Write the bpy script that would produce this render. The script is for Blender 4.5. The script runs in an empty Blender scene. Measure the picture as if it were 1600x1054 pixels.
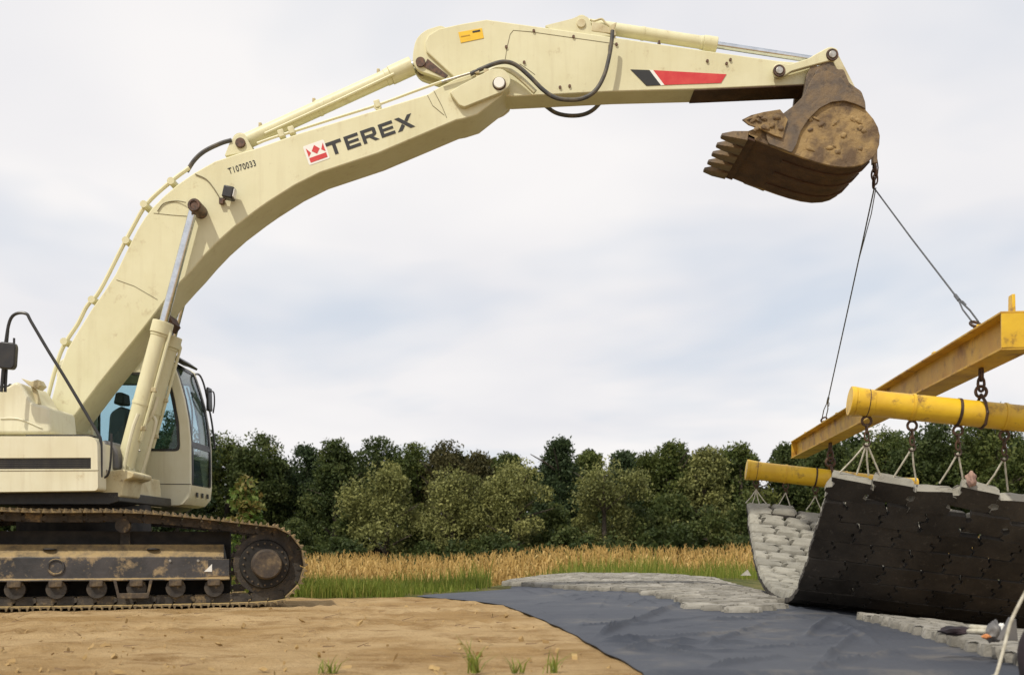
import bpy, bmesh, math, random
import numpy as np
from mathutils import Vector, Matrix, noise
from mathutils.geometry import tessellate_polygon

R = math.radians
scene = bpy.context.scene
COL = scene.collection

# ------------------------------------------------------------------ camera, sky, sun, exposure
EYE = 0.66                      # eye height above the excavator pad (the photographer stands lower on the bank)
FPX = 1600.0
HOR = 850.0
cam_d = bpy.data.cameras.new('camera')
cam_d.sensor_width = 36.0
cam_d.lens = 36.0
cam_d.shift_y = (HOR - 527.0) / 1600.0
cam_d.clip_start = 0.05
cam_d.clip_end = 3000
cam_d.dof.use_dof = True
cam_d.dof.focus_distance = 11.8
cam_d.dof.aperture_fstop = 2.6
cam = bpy.data.objects.new('camera', cam_d)
cam.location = (0, 0, EYE)
cam.rotation_euler = (R(90), 0, 0)
COL.objects.link(cam)
scene.camera = cam

SUN_FROM = Vector((-0.34, -0.52, 0.80)).normalized()      # direction towards the sun
world = bpy.data.worlds.new('World')
scene.world = world
world.use_nodes = True
wn, wl = world.node_tree.nodes, world.node_tree.links
wn.clear()
w_out = wn.new('ShaderNodeOutputWorld')
w_bg = wn.new('ShaderNodeBackground')
w_bg.inputs['Strength'].default_value = 0.1
w_sky = wn.new('ShaderNodeTexSky')
w_sky.sky_type = 'NISHITA'
w_sky.sun_disc = False
w_sky.sun_elevation = math.asin(SUN_FROM.z)
w_sky.sun_rotation = math.atan2(SUN_FROM.x, SUN_FROM.y)
w_sky.dust_density = 2.0
w_tc = wn.new('ShaderNodeTexCoord')
w_sep = wn.new('ShaderNodeSeparateXYZ')
wl.new(w_tc.outputs['Generated'], w_sep.inputs[0])
def wmath(op, a, b=None, clamp=False):
    n = wn.new('ShaderNodeMath'); n.operation = op; n.use_clamp = clamp
    for i, v in enumerate((a, b)):
        if v is None: continue
        if isinstance(v, (int, float)): n.inputs[i].default_value = v
        else: wl.new(v, n.inputs[i])
    return n.outputs[0]
zz = wmath('ADD', wmath('MAXIMUM', w_sep.outputs['Z'], 0.0), 0.22)
w_cmb = wn.new('ShaderNodeCombineXYZ')
wl.new(wmath('DIVIDE', w_sep.outputs['X'], zz), w_cmb.inputs['X'])
wl.new(wmath('DIVIDE', w_sep.outputs['Y'], zz), w_cmb.inputs['Y'])
w_cmb.inputs['Z'].default_value = 7.9
w_n = wn.new('ShaderNodeTexNoise')
w_n.inputs['Scale'].default_value = 0.85
w_n.inputs['Detail'].default_value = 4.5
w_n.inputs['Roughness'].default_value = 0.55
w_n.inputs['Distortion'].default_value = 0.3
wl.new(w_cmb.outputs[0], w_n.inputs['Vector'])
w_r = wn.new('ShaderNodeValToRGB')            # cloud cover
w_r.color_ramp.elements[0].position = 0.36
w_r.color_ramp.elements[1].position = 0.52
w_r.color_ramp.elements[0].color = (0.42, 0.42, 0.42, 1)
w_r.color_ramp.elements[1].color = (0.97, 0.97, 0.97, 1)
wl.new(w_n.outputs['Fac'], w_r.inputs['Fac'])
w_n2 = wn.new('ShaderNodeTexNoise')           # light and grey within the cloud deck
w_n2.inputs['Scale'].default_value = 1.5
w_n2.inputs['Detail'].default_value = 3
wl.new(w_cmb.outputs[0], w_n2.inputs['Vector'])
w_r2 = wn.new('ShaderNodeValToRGB')
w_r2.color_ramp.elements[0].position = 0.30
w_r2.color_ramp.elements[1].position = 0.66
w_r2.color_ramp.elements[0].color = (7.9, 7.85, 8.15, 1)
w_r2.color_ramp.elements[1].color = (9.25, 9.0, 8.9, 1)
wl.new(w_n2.outputs['Fac'], w_r2.inputs['Fac'])
w_mix = wn.new('ShaderNodeMix')
w_mix.data_type = 'RGBA'
wl.new(w_r.outputs['Color'], w_mix.inputs['Factor'])
w_br = wn.new('ShaderNodeMix')                # thin haze veil over the blue
w_br.data_type = 'RGBA'
w_br.inputs['Factor'].default_value = 0.6
w_br.inputs['B'].default_value = (6.4, 7.5, 8.9, 1)
wl.new(w_sky.outputs['Color'], w_br.inputs['A'])
wl.new(w_br.outputs['Result'], w_mix.inputs['A'])
wl.new(w_r2.outputs['Color'], w_mix.inputs['B'])
wl.new(w_mix.outputs['Result'], w_bg.inputs['Color'])
wl.new(w_bg.outputs[0], w_out.inputs['Surface'])

sun_d = bpy.data.lights.new('sun', 'SUN')
sun_d.energy = 3.0
sun_d.angle = R(1.2)
sun_d.color = (1.0, 0.94, 0.82)
sun = bpy.data.objects.new('sun', sun_d)
sun.rotation_euler = (-SUN_FROM).to_track_quat('-Z', 'Y').to_euler()
sun.location = (-10, -10, 30)
COL.objects.link(sun)

scene.view_settings.view_transform = 'Standard'
scene.view_settings.look = 'None'
scene.view_settings.gamma = 1.0
scene.view_settings.exposure = 0.06
scene.view_settings.use_curve_mapping = False
scene.render.engine = 'CYCLES'
scene.cycles.max_bounces = 8
scene.cycles.transparent_max_bounces = 12

# ------------------------------------------------------------------ helpers
rng = random.Random(7)
nrg = np.random.default_rng(11)

def pp(x, y, Y):
    """a point of the photograph (1600 px wide) at the depth Y metres"""
    return Vector(((x - 800.0) / FPX * Y, Y, EYE + (HOR - y) / FPX * Y))

WM = {}
def empty(name, loc=(0, 0, 0), rz=0.0):
    o = bpy.data.objects.new(name, None)
    o.empty_display_size = 0.3
    m = Matrix.Translation(loc) @ Matrix.Rotation(rz, 4, 'Z')
    o.matrix_basis = m
    WM[o] = m
    COL.objects.link(o)
    return o

def attach(o, parent, mw):
    WM[o] = mw
    if parent is not None:
        o.parent = parent
        o.matrix_parent_inverse = WM[parent].inverted()
    o.matrix_basis = mw
    COL.objects.link(o)
    return o

def tag(o, label=None, cat=None, group=None, kind=None):
    if label: o['label'] = label
    if cat: o['category'] = cat
    if group: o['group'] = group
    if kind: o['kind'] = kind
    return o

class MB:
    """collects shapes, builds ONE mesh object"""
    def __init__(self):
        self.v, self.f, self.m = [], [], []
    def add(self, verts, faces, mi=0):
        b = len(self.v)
        self.v += [tuple(p) for p in verts]
        for f in faces:
            self.f.append(tuple(i + b for i in f)); self.m.append(mi)
        return self
    def box(self, c, s, mi=0, rot=None):
        hx, hy, hz = s[0] / 2, s[1] / 2, s[2] / 2
        vs = [Vector((sx * hx, sy * hy, sz * hz)) for sz in (-1, 1) for sy in (-1, 1) for sx in (-1, 1)]
        if rot is not None: vs = [rot @ v for v in vs]
        c = Vector(c)
        return self.add([v + c for v in vs], [(0, 2, 3, 1), (4, 5, 7, 6), (0, 1, 5, 4), (2, 6, 7, 3), (0, 4, 6, 2), (1, 3, 7, 5)], mi)
    def span(self, x0, x1, y0, y1, z0, z1, mi=0):
        return self.box(((x0 + x1) / 2, (y0 + y1) / 2, (z0 + z1) / 2), (x1 - x0, y1 - y0, z1 - z0), mi)
    def tube(self, pts, r, seg=10, mi=0, cap=True):
        pts = [Vector(p) for p in pts]
        n = len(pts)
        rs = r if isinstance(r, (list, tuple)) else [r] * n
        t0 = (pts[1] - pts[0]).normalized()
        up = Vector((0, 0, 1)) if abs(t0.z) < 0.9 else Vector((0, 1, 0))
        a = t0.cross(up).normalized(); b = t0.cross(a).normalized()
        vs = []
        tp = t0
        for i, p in enumerate(pts):
            if i == 0: t = t0
            elif i == n - 1: t = (pts[i] - pts[i - 1]).normalized()
            else: t = ((pts[i + 1] - p).normalized() + (p - pts[i - 1]).normalized())
            if t.length < 1e-6: t = tp
            t = t.normalized()
            q = tp.rotation_difference(t)
            a = q @ a; b = q @ b; tp = t
            for k in range(seg):
                an = 2 * math.pi * k / seg
                vs.append(p + (a * math.cos(an) + b * math.sin(an)) * rs[i])
        fs = []
        for i in range(n - 1):
            for k in range(seg):
                k2 = (k + 1) % seg
                fs.append((i * seg + k, i * seg + k2, (i + 1) * seg + k2, (i + 1) * seg + k))
        if cap:
            fs.append(tuple(range(seg))[::-1])
            fs.append(tuple((n - 1) * seg + k for k in range(seg)))
        return self.add(vs, fs, mi)
    def cyl(self, p0, p1, r, seg=20, mi=0, r1=None):
        return self.tube([p0, p1], [r, r if r1 is None else r1], seg, mi)
    def ring(self, c, axis, R0, r, seg=20, sec=8, mi=0):
        """torus"""
        axis = Vector(axis).normalized()
        up = Vector((0, 0, 1)) if abs(axis.z) < 0.9 else Vector((1, 0, 0))
        a = axis.cross(up).normalized(); b = axis.cross(a).normalized()
        vs, fs = [], []
        c = Vector(c)
        for i in range(seg):
            an = 2 * math.pi * i / seg
            d = a * math.cos(an) + b * math.sin(an)
            for k in range(sec):
                bn = 2 * math.pi * k / sec
                vs.append(c + d * (R0 + r * math.cos(bn)) + axis * (r * math.sin(bn)))
        for i in range(seg):
            for k in range(sec):
                fs.append((i * sec + k, ((i + 1) % seg) * sec + k, ((i + 1) % seg) * sec + (k + 1) % sec, i * sec + (k + 1) % sec))
        return self.add(vs, fs, mi)
    def prism(self, outline, y0, y1, holes=(), mi=0):
        """outline: list of (X, Z) world, run through y0..y1"""
        if not holes:
            n = len(outline)
            vs = [(x, y0, z) for x, z in outline] + [(x, y1, z) for x, z in outline]
            fs = [tuple(range(n)), tuple(range(n, 2 * n))[::-1]]
            fs += [(i, (i + 1) % n, n + (i + 1) % n, n + i) for i in range(n)]
            return self.add(vs, fs, mi)
        loops = [list(outline)] + [list(h) for h in holes]
        flat = [p for l in loops for p in l]
        tri = tessellate_polygon([[Vector((x, z, 0)) for x, z in l] for l in loops])
        n = len(flat)
        vs = [(x, y0, z) for x, z in flat] + [(x, y1, z) for x, z in flat]
        fs = [tuple(t) for t in tri] + [tuple(n + i for i in t)[::-1] for t in tri]
        b = 0
        for l in loops:
            k = len(l)
            fs += [(b + i, b + (i + 1) % k, n + b + (i + 1) % k, n + b + i) for i in range(k)]
            b += k
        return self.add(vs, fs, mi)
    def px(self, outline, Yref, y0, y1, holes=(), mi=0):
        """outline in photograph pixels read at the depth Yref, run through y0..y1"""
        c = lambda l: [(pp(x, y, Yref).x, pp(x, y, Yref).z) for x, y in l]
        return self.prism(c(outline), y0, y1, [c(h) for h in holes], mi)
    def build(self, name, mats, parent=None, mw=None, smooth=35, bevel=0.0, seg=2, center=True):
        me = bpy.data.meshes.new(name)
        V = self.v
        mw = Matrix() if mw is None else mw
        if center and V:
            a = np.array(V); c = (a.min(0) + a.max(0)) / 2
            V = (a - c).tolist()
            mw = mw @ Matrix.Translation(c.tolist())
        me.from_pydata(V, [], self.f)
        if not isinstance(mats, (list, tuple)): mats = [mats]
        for m in mats: me.materials.append(m)
        if len(mats) > 1:
            me.polygons.foreach_set('material_index', self.m)
        bm = bmesh.new(); bm.from_mesh(me)
        bmesh.ops.recalc_face_normals(bm, faces=bm.faces[:])
        bm.to_mesh(me); bm.free()
        if smooth:
            me.shade_smooth()
            me.set_sharp_from_angle(angle=R(smooth))
        o = bpy.data.objects.new(name, me)
        if bevel:
            md = o.modifiers.new('bevel', 'BEVEL')
            md.width = bevel; md.segments = seg; md.limit_method = 'ANGLE'; md.angle_limit = R(40)
            md.harden_normals = False
        attach(o, parent, mw)
        return o

def rounded(pts, rad, n=4):
    """round the corners of a pixel or metre outline"""
    out = []
    k = len(pts)
    for i in range(k):
        p = Vector(pts[i]); a = Vector(pts[i - 1]); b = Vector(pts[(i + 1) % k])
        da, db = (a - p), (b - p)
        r = rad[i] if isinstance(rad, (list, tuple)) else rad
        r = min(r, da.length * 0.45, db.length * 0.45)
        if r < 1e-5: out.append(tuple(p)); continue
        s, e = p + da.normalized() * r, p + db.normalized() * r
        for j in range(n + 1):
            t = j / n
            out.append(tuple(s * (1 - t) ** 2 + p * 2 * t * (1 - t) + e * t * t))
    return out

def smooth_path(pts, n=6):
    pts = [Vector(p) for p in pts]
    P = [pts[0] * 2 - pts[1]] + pts + [pts[-1] * 2 - pts[-2]]
    out = []
    for i in range(1, len(P) - 2):
        p0, p1, p2, p3 = P[i - 1], P[i], P[i + 1], P[i + 2]
        for j in range(n):
            t = j / n
            out.append(0.5 * ((2 * p1) + (p2 - p0) * t + (2 * p0 - 5 * p1 + 4 * p2 - p3) * t * t + (3 * p1 - p0 - 3 * p2 + p3) * t ** 3))
    out.append(pts[-1])
    return out

def soup(name, quads, mats, parent=None, tint=None, midx=None, mw=None, loc=None):
    """many loose quads (n,4,3) as one mesh, quickly"""
    n = quads.shape[0]
    me = bpy.data.meshes.new(name)
    q = quads.reshape(-1, 3).astype(np.float32)
    mw = Matrix() if mw is None else mw
    if loc is not None:
        q = q - np.array(loc, dtype=np.float32); mw = Matrix.Translation(loc)
    me.vertices.add(n * 4); me.vertices.foreach_set('co', q.ravel())
    me.loops.add(n * 4); me.loops.foreach_set('vertex_index', np.arange(n * 4, dtype=np.int32))
    me.polygons.add(n); me.polygons.foreach_set('loop_start', np.arange(0, n * 4, 4, dtype=np.int32))
    me.polygons.foreach_set('loop_total', np.full(n, 4, dtype=np.int32))
    if not isinstance(mats, (list, tuple)): mats = [mats]
    for m in mats: me.materials.append(m)
    if midx is not None: me.polygons.foreach_set('material_index', midx.astype(np.int32))
    if tint is not None:
        at = me.attributes.new('tint', 'FLOAT', 'POINT')
        at.data.foreach_set('value', np.repeat(tint, 4).astype(np.float32))
    me.update(calc_edges=True)
    me.validate()
    o = bpy.data.objects.new(name, me)
    return attach(o, parent, mw)

# ------------------------------------------------------------------ materials
MATS = {}
def mat(name, col, rough=0.6, metal=0.0, col2=None, scale=6.0, spots=None, bump=0.0, bscale=40.0, detail=5, coat=0.0,
        lo=0.4, hi=0.62, dust=None, coord='Object', spec=0.5, stretch=None, streak=None, vary=0.0):
    m = bpy.data.materials.new(name)
    m.use_nodes = True
    nt = m.node_tree; N, L = nt.nodes, nt.links
    bs = N['Principled BSDF']
    bs.inputs['Roughness'].default_value = rough
    bs.inputs['Metallic'].default_value = metal
    bs.inputs['Specular IOR Level'].default_value = spec
    bs.inputs['Coat Weight'].default_value = coat
    tc = N.new('ShaderNodeTexCoord')
    if coord == 'Position': src = N.new('ShaderNodeNewGeometry').outputs['Position']
    else: src = tc.outputs[coord]
    if stretch:
        mp = N.new('ShaderNodeMapping'); mp.inputs['Scale'].default_value = stretch
        L.new(src, mp.inputs[0]); src = mp.outputs[0]
    def noi(s, d=detail, rgh=0.6):
        n = N.new('ShaderNodeTexNoise'); n.inputs['Scale'].default_value = s; n.inputs['Detail'].default_value = d
        n.inputs['Roughness'].default_value = rgh
        L.new(src, n.inputs['Vector']); return n.outputs['Fac']
    def ramp(f, a, b):
        r = N.new('ShaderNodeMapRange'); r.inputs['From Min'].default_value = a; r.inputs['From Max'].default_value = b
        L.new(f, r.inputs['Value']); return r.outputs['Result']
    def mix(f, a, b):
        x = N.new('ShaderNodeMix'); x.data_type = 'RGBA'
        L.new(f, x.inputs['Factor'])
        for s, v in (('A', a), ('B', b)):
            if isinstance(v, tuple): x.inputs[s].default_value = (*v, 1)
            else: L.new(v, x.inputs[s])
        return x.outputs['Result']
    c = None
    if col2 is not None:
        c = mix(ramp(noi(scale), lo, hi), col, col2)
    if spots is not None:
        sc, ss, sa, sb = spots
        c = mix(ramp(noi(ss, 8, 0.7), sa, sb), c if c is not None else col, sc)
    if streak is not None:                     # dirt runs washed down the faces
        mp2 = N.new('ShaderNodeMapping'); mp2.inputs['Scale'].default_value = (7.0, 7.0, 0.55); L.new(tc.outputs['Object'], mp2.inputs[0])
        n2 = N.new('ShaderNodeTexNoise'); n2.inputs['Scale'].default_value = 1.6; n2.inputs['Detail'].default_value = 7; n2.inputs['Roughness'].default_value = 0.65
        L.new(mp2.outputs[0], n2.inputs['Vector'])
        mm_ = N.new('ShaderNodeMath'); mm_.operation = 'MULTIPLY'; mm_.inputs[1].default_value = streak[1]; mm_.use_clamp = True
        L.new(ramp(n2.outputs['Fac'], 0.50, 0.78), mm_.inputs[0])
        c = mix(mm_.outputs[0], c if c is not None else col, streak[0])
    if dust is not None:                       # settled dirt on faces that look up
        dc, d0, d1 = dust
        g = N.new('ShaderNodeNewGeometry'); s = N.new('ShaderNodeSeparateXYZ'); L.new(g.outputs['Normal'], s.inputs[0])
        mm = N.new('ShaderNodeMath'); mm.operation = 'ADD'
        L.new(s.outputs['Z'], mm.inputs[0])
        mm2 = N.new('ShaderNodeMath'); mm2.operation = 'MULTIPLY_ADD'
        L.new(noi(9.0, 7, 0.7), mm2.inputs[0]); mm2.inputs[1].default_value = 1.6; mm2.inputs[2].default_value = -0.8
        L.new(mm2.outputs[0], mm.inputs[1])
        c = mix(ramp(mm.outputs[0], d0, d1), c if c is not None else col, dc)
    if vary:                                   # every piece a little lighter or darker than the next
        oi = N.new('ShaderNodeObjectInfo'); hs = N.new('ShaderNodeHueSaturation'); mv = N.new('ShaderNodeMapRange')
        mv.inputs['To Min'].default_value = 1 - vary; mv.inputs['To Max'].default_value = 1 + vary
        L.new(oi.outputs['Random'], mv.inputs['Value']); L.new(mv.outputs['Result'], hs.inputs['Value']); L.new(c, hs.inputs['Color']); c = hs.outputs['Color']
    if c is None: bs.inputs['Base Color'].default_value = (*col, 1)
    else: L.new(c, bs.inputs['Base Color'])
    if bump:
        b = N.new('ShaderNodeBump'); b.inputs['Strength'].default_value = bump; b.inputs['Distance'].default_value = 0.02
        L.new(noi(bscale, 6, 0.65), b.inputs['Height']); L.new(b.outputs['Normal'], bs.inputs['Normal'])
    # slightly uneven gloss
    rr = N.new('ShaderNodeMapRange'); rr.inputs['To Min'].default_value = max(0.02, rough - 0.1); rr.inputs['To Max'].default_value = min(1, rough + 0.12)
    L.new(noi(scale * 2.3, 4), rr.inputs['Value']); L.new(rr.outputs['Result'], bs.inputs['Roughness'])
    MATS[name] = m
    return m

CREAM = mat('cream_paint', (0.70, 0.665, 0.445), 0.42, col2=(0.645, 0.605, 0.385), scale=1.3, spots=((0.43, 0.34, 0.19), 5.5, 0.60, 0.80), bump=0.05, bscale=14, spec=0.4, streak=((0.44, 0.36, 0.21), 0.28))
CREAM2 = mat('cab_paint', (0.73, 0.695, 0.52), 0.36, col2=(0.67, 0.625, 0.44), scale=1.7, spots=((0.5, 0.4, 0.22), 6.0, 0.62, 0.82), bump=0.03, bscale=12, spec=0.45, streak=((0.40, 0.31, 0.17), 0.3))
CREAMD = mat('stained_cream_paint', (0.62, 0.56, 0.36), 0.6, col2=(0.5, 0.42, 0.24), scale=5, spots=((0.16, 0.11, 0.06), 9.0, 0.58, 0.72), bump=0.15)
BLACK = mat('black_enamel', (0.018, 0.018, 0.02), 0.4, col2=(0.03, 0.028, 0.026), scale=8)
RUBBER = mat('black_rubber', (0.02, 0.02, 0.02), 0.6, col2=(0.05, 0.045, 0.035), scale=9)
HOSE = mat('dusty_hose', (0.05, 0.05, 0.05), 0.6, col2=(0.12, 0.1, 0.07), scale=9)
CHROME = mat('chromed_rod', (0.72, 0.74, 0.76), 0.16, metal=1.0, col2=(0.6, 0.62, 0.64), scale=14)
PIN = mat('bare_steel', (0.5, 0.49, 0.46), 0.4, metal=0.6, col2=(0.35, 0.32, 0.27), scale=20)
DARKPIN = mat('greasy_steel', (0.06, 0.04, 0.03), 0.45, metal=0.3, col2=(0.15, 0.08, 0.05), scale=22)
IRON = mat('muddy_track_steel', (0.035, 0.03, 0.026), 0.7, metal=0.1, col2=(0.075, 0.06, 0.045), scale=7, spots=((0.30, 0.21, 0.10), 6.0, 0.55, 0.68), bump=0.4, bscale=30, dust=((0.36, 0.25, 0.11), 0.45, 1.0))
FRAMEP = mat('scuffed_black_frame', (0.03, 0.03, 0.032), 0.55, col2=(0.06, 0.055, 0.055), scale=3, spots=((0.30, 0.22, 0.12), 4.2, 0.53, 0.63), bump=0.25, bscale=22, dust=((0.38, 0.265, 0.115), 0.30, 1.0))
SHOE = mat('dusty_track_shoe', (0.10, 0.075, 0.045), 0.8, col2=(0.28, 0.2, 0.09), scale=9, spots=((0.42, 0.3, 0.13), 10.0, 0.5, 0.64), bump=0.4, bscale=40, dust=((0.42, 0.30, 0.13), 0.3, 0.8))
HUB = mat('rusty_hub', (0.05, 0.038, 0.03), 0.8, col2=(0.11, 0.08, 0.05), scale=9, spots=((0.21, 0.15, 0.08), 9, 0.55, 0.7), bump=0.3)
RUST = mat('rusty_bucket', (0.055, 0.026, 0.014), 0.75, metal=0.1, col2=(0.095, 0.048, 0.024), scale=4.5, spots=((0.13, 0.07, 0.03), 8, 0.58, 0.74), bump=0.55, bscale=24)
MUDDY = mat('mud_caked_bucket_side', (0.13, 0.085, 0.048), 0.8, col2=(0.34, 0.23, 0.10), scale=3.2, lo=0.42, hi=0.58, spots=((0.07, 0.045, 0.025), 11, 0.56, 0.7), bump=0.8, bscale=16)
RUSTG = mat('worn_grey_brown_steel', (0.13, 0.10, 0.075), 0.6, metal=0.2, col2=(0.22, 0.15, 0.08), scale=5, spots=((0.06, 0.045, 0.035), 8, 0.54, 0.7), bump=0.4, bscale=25)
YELLOW = mat('yellow_spreader_paint', (0.72, 0.46, 0.02), 0.4, col2=(0.62, 0.37, 0.02), scale=3, spots=((0.16, 0.075, 0.022), 5.0, 0.56, 0.70), bump=0.15, bscale=20)
YELLOWB = mat('weathered_yellow_beam', (0.60, 0.37, 0.03), 0.5, col2=(0.46, 0.25, 0.025), scale=1.8, spots=((0.20, 0.085, 0.02), 2.8, 0.52, 0.67), bump=0.1, bscale=16)
DARKBROWN = mat('rusty_chain', (0.045, 0.03, 0.022), 0.6, metal=0.4, col2=(0.11, 0.06, 0.035), scale=20)
WIRE = mat('steel_wire_rope', (0.16, 0.17, 0.18), 0.45, metal=0.6, col2=(0.09, 0.09, 0.095), scale=60)
ROPE = mat('pale_polyester_rope', (0.52, 0.49, 0.40), 0.9, col2=(0.38, 0.35, 0.27), scale=30, bump=0.3, bscale=200)
CONC = mat('concrete_block', (0.30, 0.285, 0.24), 0.9, col2=(0.235, 0.222, 0.185), scale=5, spots=((0.16, 0.145, 0.115), 12, 0.56, 0.72), bump=0.5, bscale=60, coord='Position', vary=.16)
CONCL = mat('pale_laid_concrete', (0.31, 0.29, 0.25), 0.9, col2=(0.19, 0.175, 0.145), scale=3, spots=((0.11, 0.10, 0.08), 9, 0.52, 0.68), bump=0.5, bscale=60, coord='Position', vary=.2)
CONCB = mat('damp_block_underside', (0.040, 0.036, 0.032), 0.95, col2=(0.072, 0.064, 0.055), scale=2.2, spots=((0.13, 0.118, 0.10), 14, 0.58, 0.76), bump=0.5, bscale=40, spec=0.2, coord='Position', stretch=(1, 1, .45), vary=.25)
FABRIC = mat('geotextile_fabric', (0.034, 0.040, 0.055), 0.62, col2=(0.050, 0.056, 0.070), scale=0.9, spots=((0.15, 0.135, 0.115), 1.6, 0.55, 0.80), bump=0.3, bscale=22, spec=0.45)
WHITE = mat('white_vinyl', (0.8, 0.79, 0.74), 0.45)
RED = mat('red_vinyl', (0.56, 0.03, 0.035), 0.4, col2=(0.62, 0.06, 0.05), scale=6)
INK = mat('black_vinyl', (0.02, 0.019, 0.018), 0.45)
YSTICK = mat('yellow_sticker', (0.82, 0.52, 0.02), 0.5, col2=(0.76, 0.46, 0.02), scale=9)
SEAL = mat('dark_panel_seam', (0.20, 0.17, 0.10), 0.7)
SEATM = mat('cab_interior', (0.03, 0.035, 0.035), 0.8)
GREYP = mat('dark_grey_guard', (0.10, 0.10, 0.105), 0.5, col2=(0.15, 0.14, 0.13), scale=6)
BARK = mat('bark', (0.055, 0.042, 0.03), 0.9, col2=(0.09, 0.07, 0.05), scale=4, bump=0.5, bscale=12)
CLOTH = mat('dark_work_clothing', (0.014, 0.012, 0.016), 0.9, col2=(0.03, 0.018, 0.022), scale=7, bump=0.3, bscale=60)
SKIN = mat('skin', (0.50, 0.30, 0.20), 0.55)
GLOVE = mat('tan_leather_glove', (0.48, 0.33, 0.16), 0.8, col2=(0.4, 0.26, 0.12), scale=30)
HAIR = mat('dark_hair', (0.03, 0.02, 0.015), 0.7)
BOOT = mat('brown_boot', (0.09, 0.055, 0.03), 0.6)
ORANGE = mat('orange_rag', (0.55, 0.22, 0.08), 0.9)
PINKISH = mat('faded_pink_cloth', (0.42, 0.27, 0.21), 0.95, col2=(0.2, 0.12, 0.10), scale=16)
GLOOM = mat('gloom_black_steel', (0.012, 0.011, 0.010), 0.8, col2=(0.03, 0.025, 0.02), scale=6)  # dust-free near-black, paints in the deep shade of the undercarriage interior
STRAW = mat('straw_twigs', (0.16, 0.10, 0.05), 0.9)

def glass(name, tr=(0.78, 0.88, 0.91)):
    m = bpy.data.materials.new(name); m.use_nodes = True
    nt = m.node_tree; N, L = nt.nodes, nt.links
    N.remove(N['Principled BSDF'])
    t = N.new('ShaderNodeBsdfTransparent'); t.inputs['Color'].default_value = (*tr, 1)
    g = N.new('ShaderNodeBsdfGlossy'); g.inputs['Roughness'].default_value = 0.03
    fr = N.new('ShaderNodeFresnel'); ge = N.new('ShaderNodeNewGeometry'); io = N.new('ShaderNodeMapRange')
    io.inputs['To Min'].default_value = 1.45; io.inputs['To Max'].default_value = 1 / 1.45
    L.new(ge.outputs['Backfacing'], io.inputs['Value']); L.new(io.outputs['Result'], fr.inputs['IOR'])
    mx = N.new('ShaderNodeMixShader')
    L.new(fr.outputs[0], mx.inputs[0]); L.new(t.outputs[0], mx.inputs[1]); L.new(g.outputs[0], mx.inputs[2])
    L.new(mx.outputs[0], N['Material Output'].inputs['Surface'])
    return m
GLASS = glass('tinted_cab_glass')

def leafmat(name, stops, rough=0.6, trans=0.25):
    m = bpy.data.materials.new(name); m.use_nodes = True
    nt = m.node_tree; N, L = nt.nodes, nt.links
    bs = N['Principled BSDF']; bs.inputs['Roughness'].default_value = rough
    bs.inputs['Specular IOR Level'].default_value = 0.25
    at = N.new('ShaderNodeAttribute'); at.attribute_name = 'tint'
    r = N.new('ShaderNodeValToRGB')
    while len(r.color_ramp.elements) < len(stops): r.color_ramp.elements.new(0.5)
    for e, (p, c) in zip(r.color_ramp.elements, stops):
        e.position = p; e.color = (*c, 1)
    L.new(at.outputs['Fac'], r.inputs['Fac'])
    L.new(r.outputs['Color'], bs.inputs['Base Color'])
    tl = N.new('ShaderNodeBsdfTranslucent'); L.new(r.outputs['Color'], tl.inputs['Color'])
    mx = N.new('ShaderNodeMixShader'); mx.inputs[0].default_value = trans
    L.new(bs.outputs[0], mx.inputs[1]); L.new(tl.outputs[0], mx.inputs[2])
    L.new(mx.outputs[0], N['Material Output'].inputs['Surface'])
    return m
LEAF = {
 'dark':   leafmat('dark_oak_leaves',   [(0.0, (0.036, 0.054, 0.017)), (0.6, (0.074, 0.098, 0.027)), (1.0, (0.14, 0.155, 0.045))], 0.6, 0.35),
 'blue':   leafmat('blue_green_leaves', [(0.0, (0.030, 0.050, 0.022)), (0.7, (0.058, 0.085, 0.032)), (1.0, (0.10, 0.13, 0.046))], 0.6, 0.35),
 'mid':    leafmat('mid_green_leaves',  [(0.0, (0.050, 0.072, 0.018)), (0.6, (0.105, 0.130, 0.032)), (1.0, (0.19, 0.20, 0.055))], 0.6, 0.35),
 'olive':  leafmat('olive_leaves',      [(0.0, (0.095, 0.105, 0.034)), (0.55, (0.215, 0.22, 0.07)), (1.0, (0.33, 0.32, 0.11))]),
 'brown':  leafmat('bronzed_leaves',    [(0.0, (0.045, 0.048, 0.018)), (0.6, (0.095, 0.085, 0.032)), (1.0, (0.15, 0.125, 0.05))], 0.6, 0.35),
 'bush':   leafmat('shrub_leaves',      [(0.0, (0.05, 0.09, 0.02)), (0.55, (0.11, 0.17, 0.03)), (1.0, (0.23, 0.16, 0.05))]),
 'grass':  leafmat('verge_grass',       [(0.0, (0.14, 0.20, 0.03)), (0.55, (0.25, 0.28, 0.05)), (1.0, (0.46, 0.37, 0.12))], 0.7, 0.3),
 'corn':   leafmat('dry_corn_leaves',   [(0.0, (0.28, 0.17, 0.05)), (0.5, (0.50, 0.33, 0.11)), (0.85, (0.66, 0.47, 0.20)), (1.0, (0.22, 0.24, 0.05))], 0.8, 0.25),
 'sprout': leafmat('sprout_leaves',     [(0.0, (0.14, 0.20, 0.03)), (1.0, (0.30, 0.32, 0.07))], 0.6, 0.35),
}
# ------------------------------------------------------------------ terrain
def sstep(a, b, x):
    t = min(1.0, max(0.0, (x - a) / (b - a)))
    return t * t * (3 - 2 * t)

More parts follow.
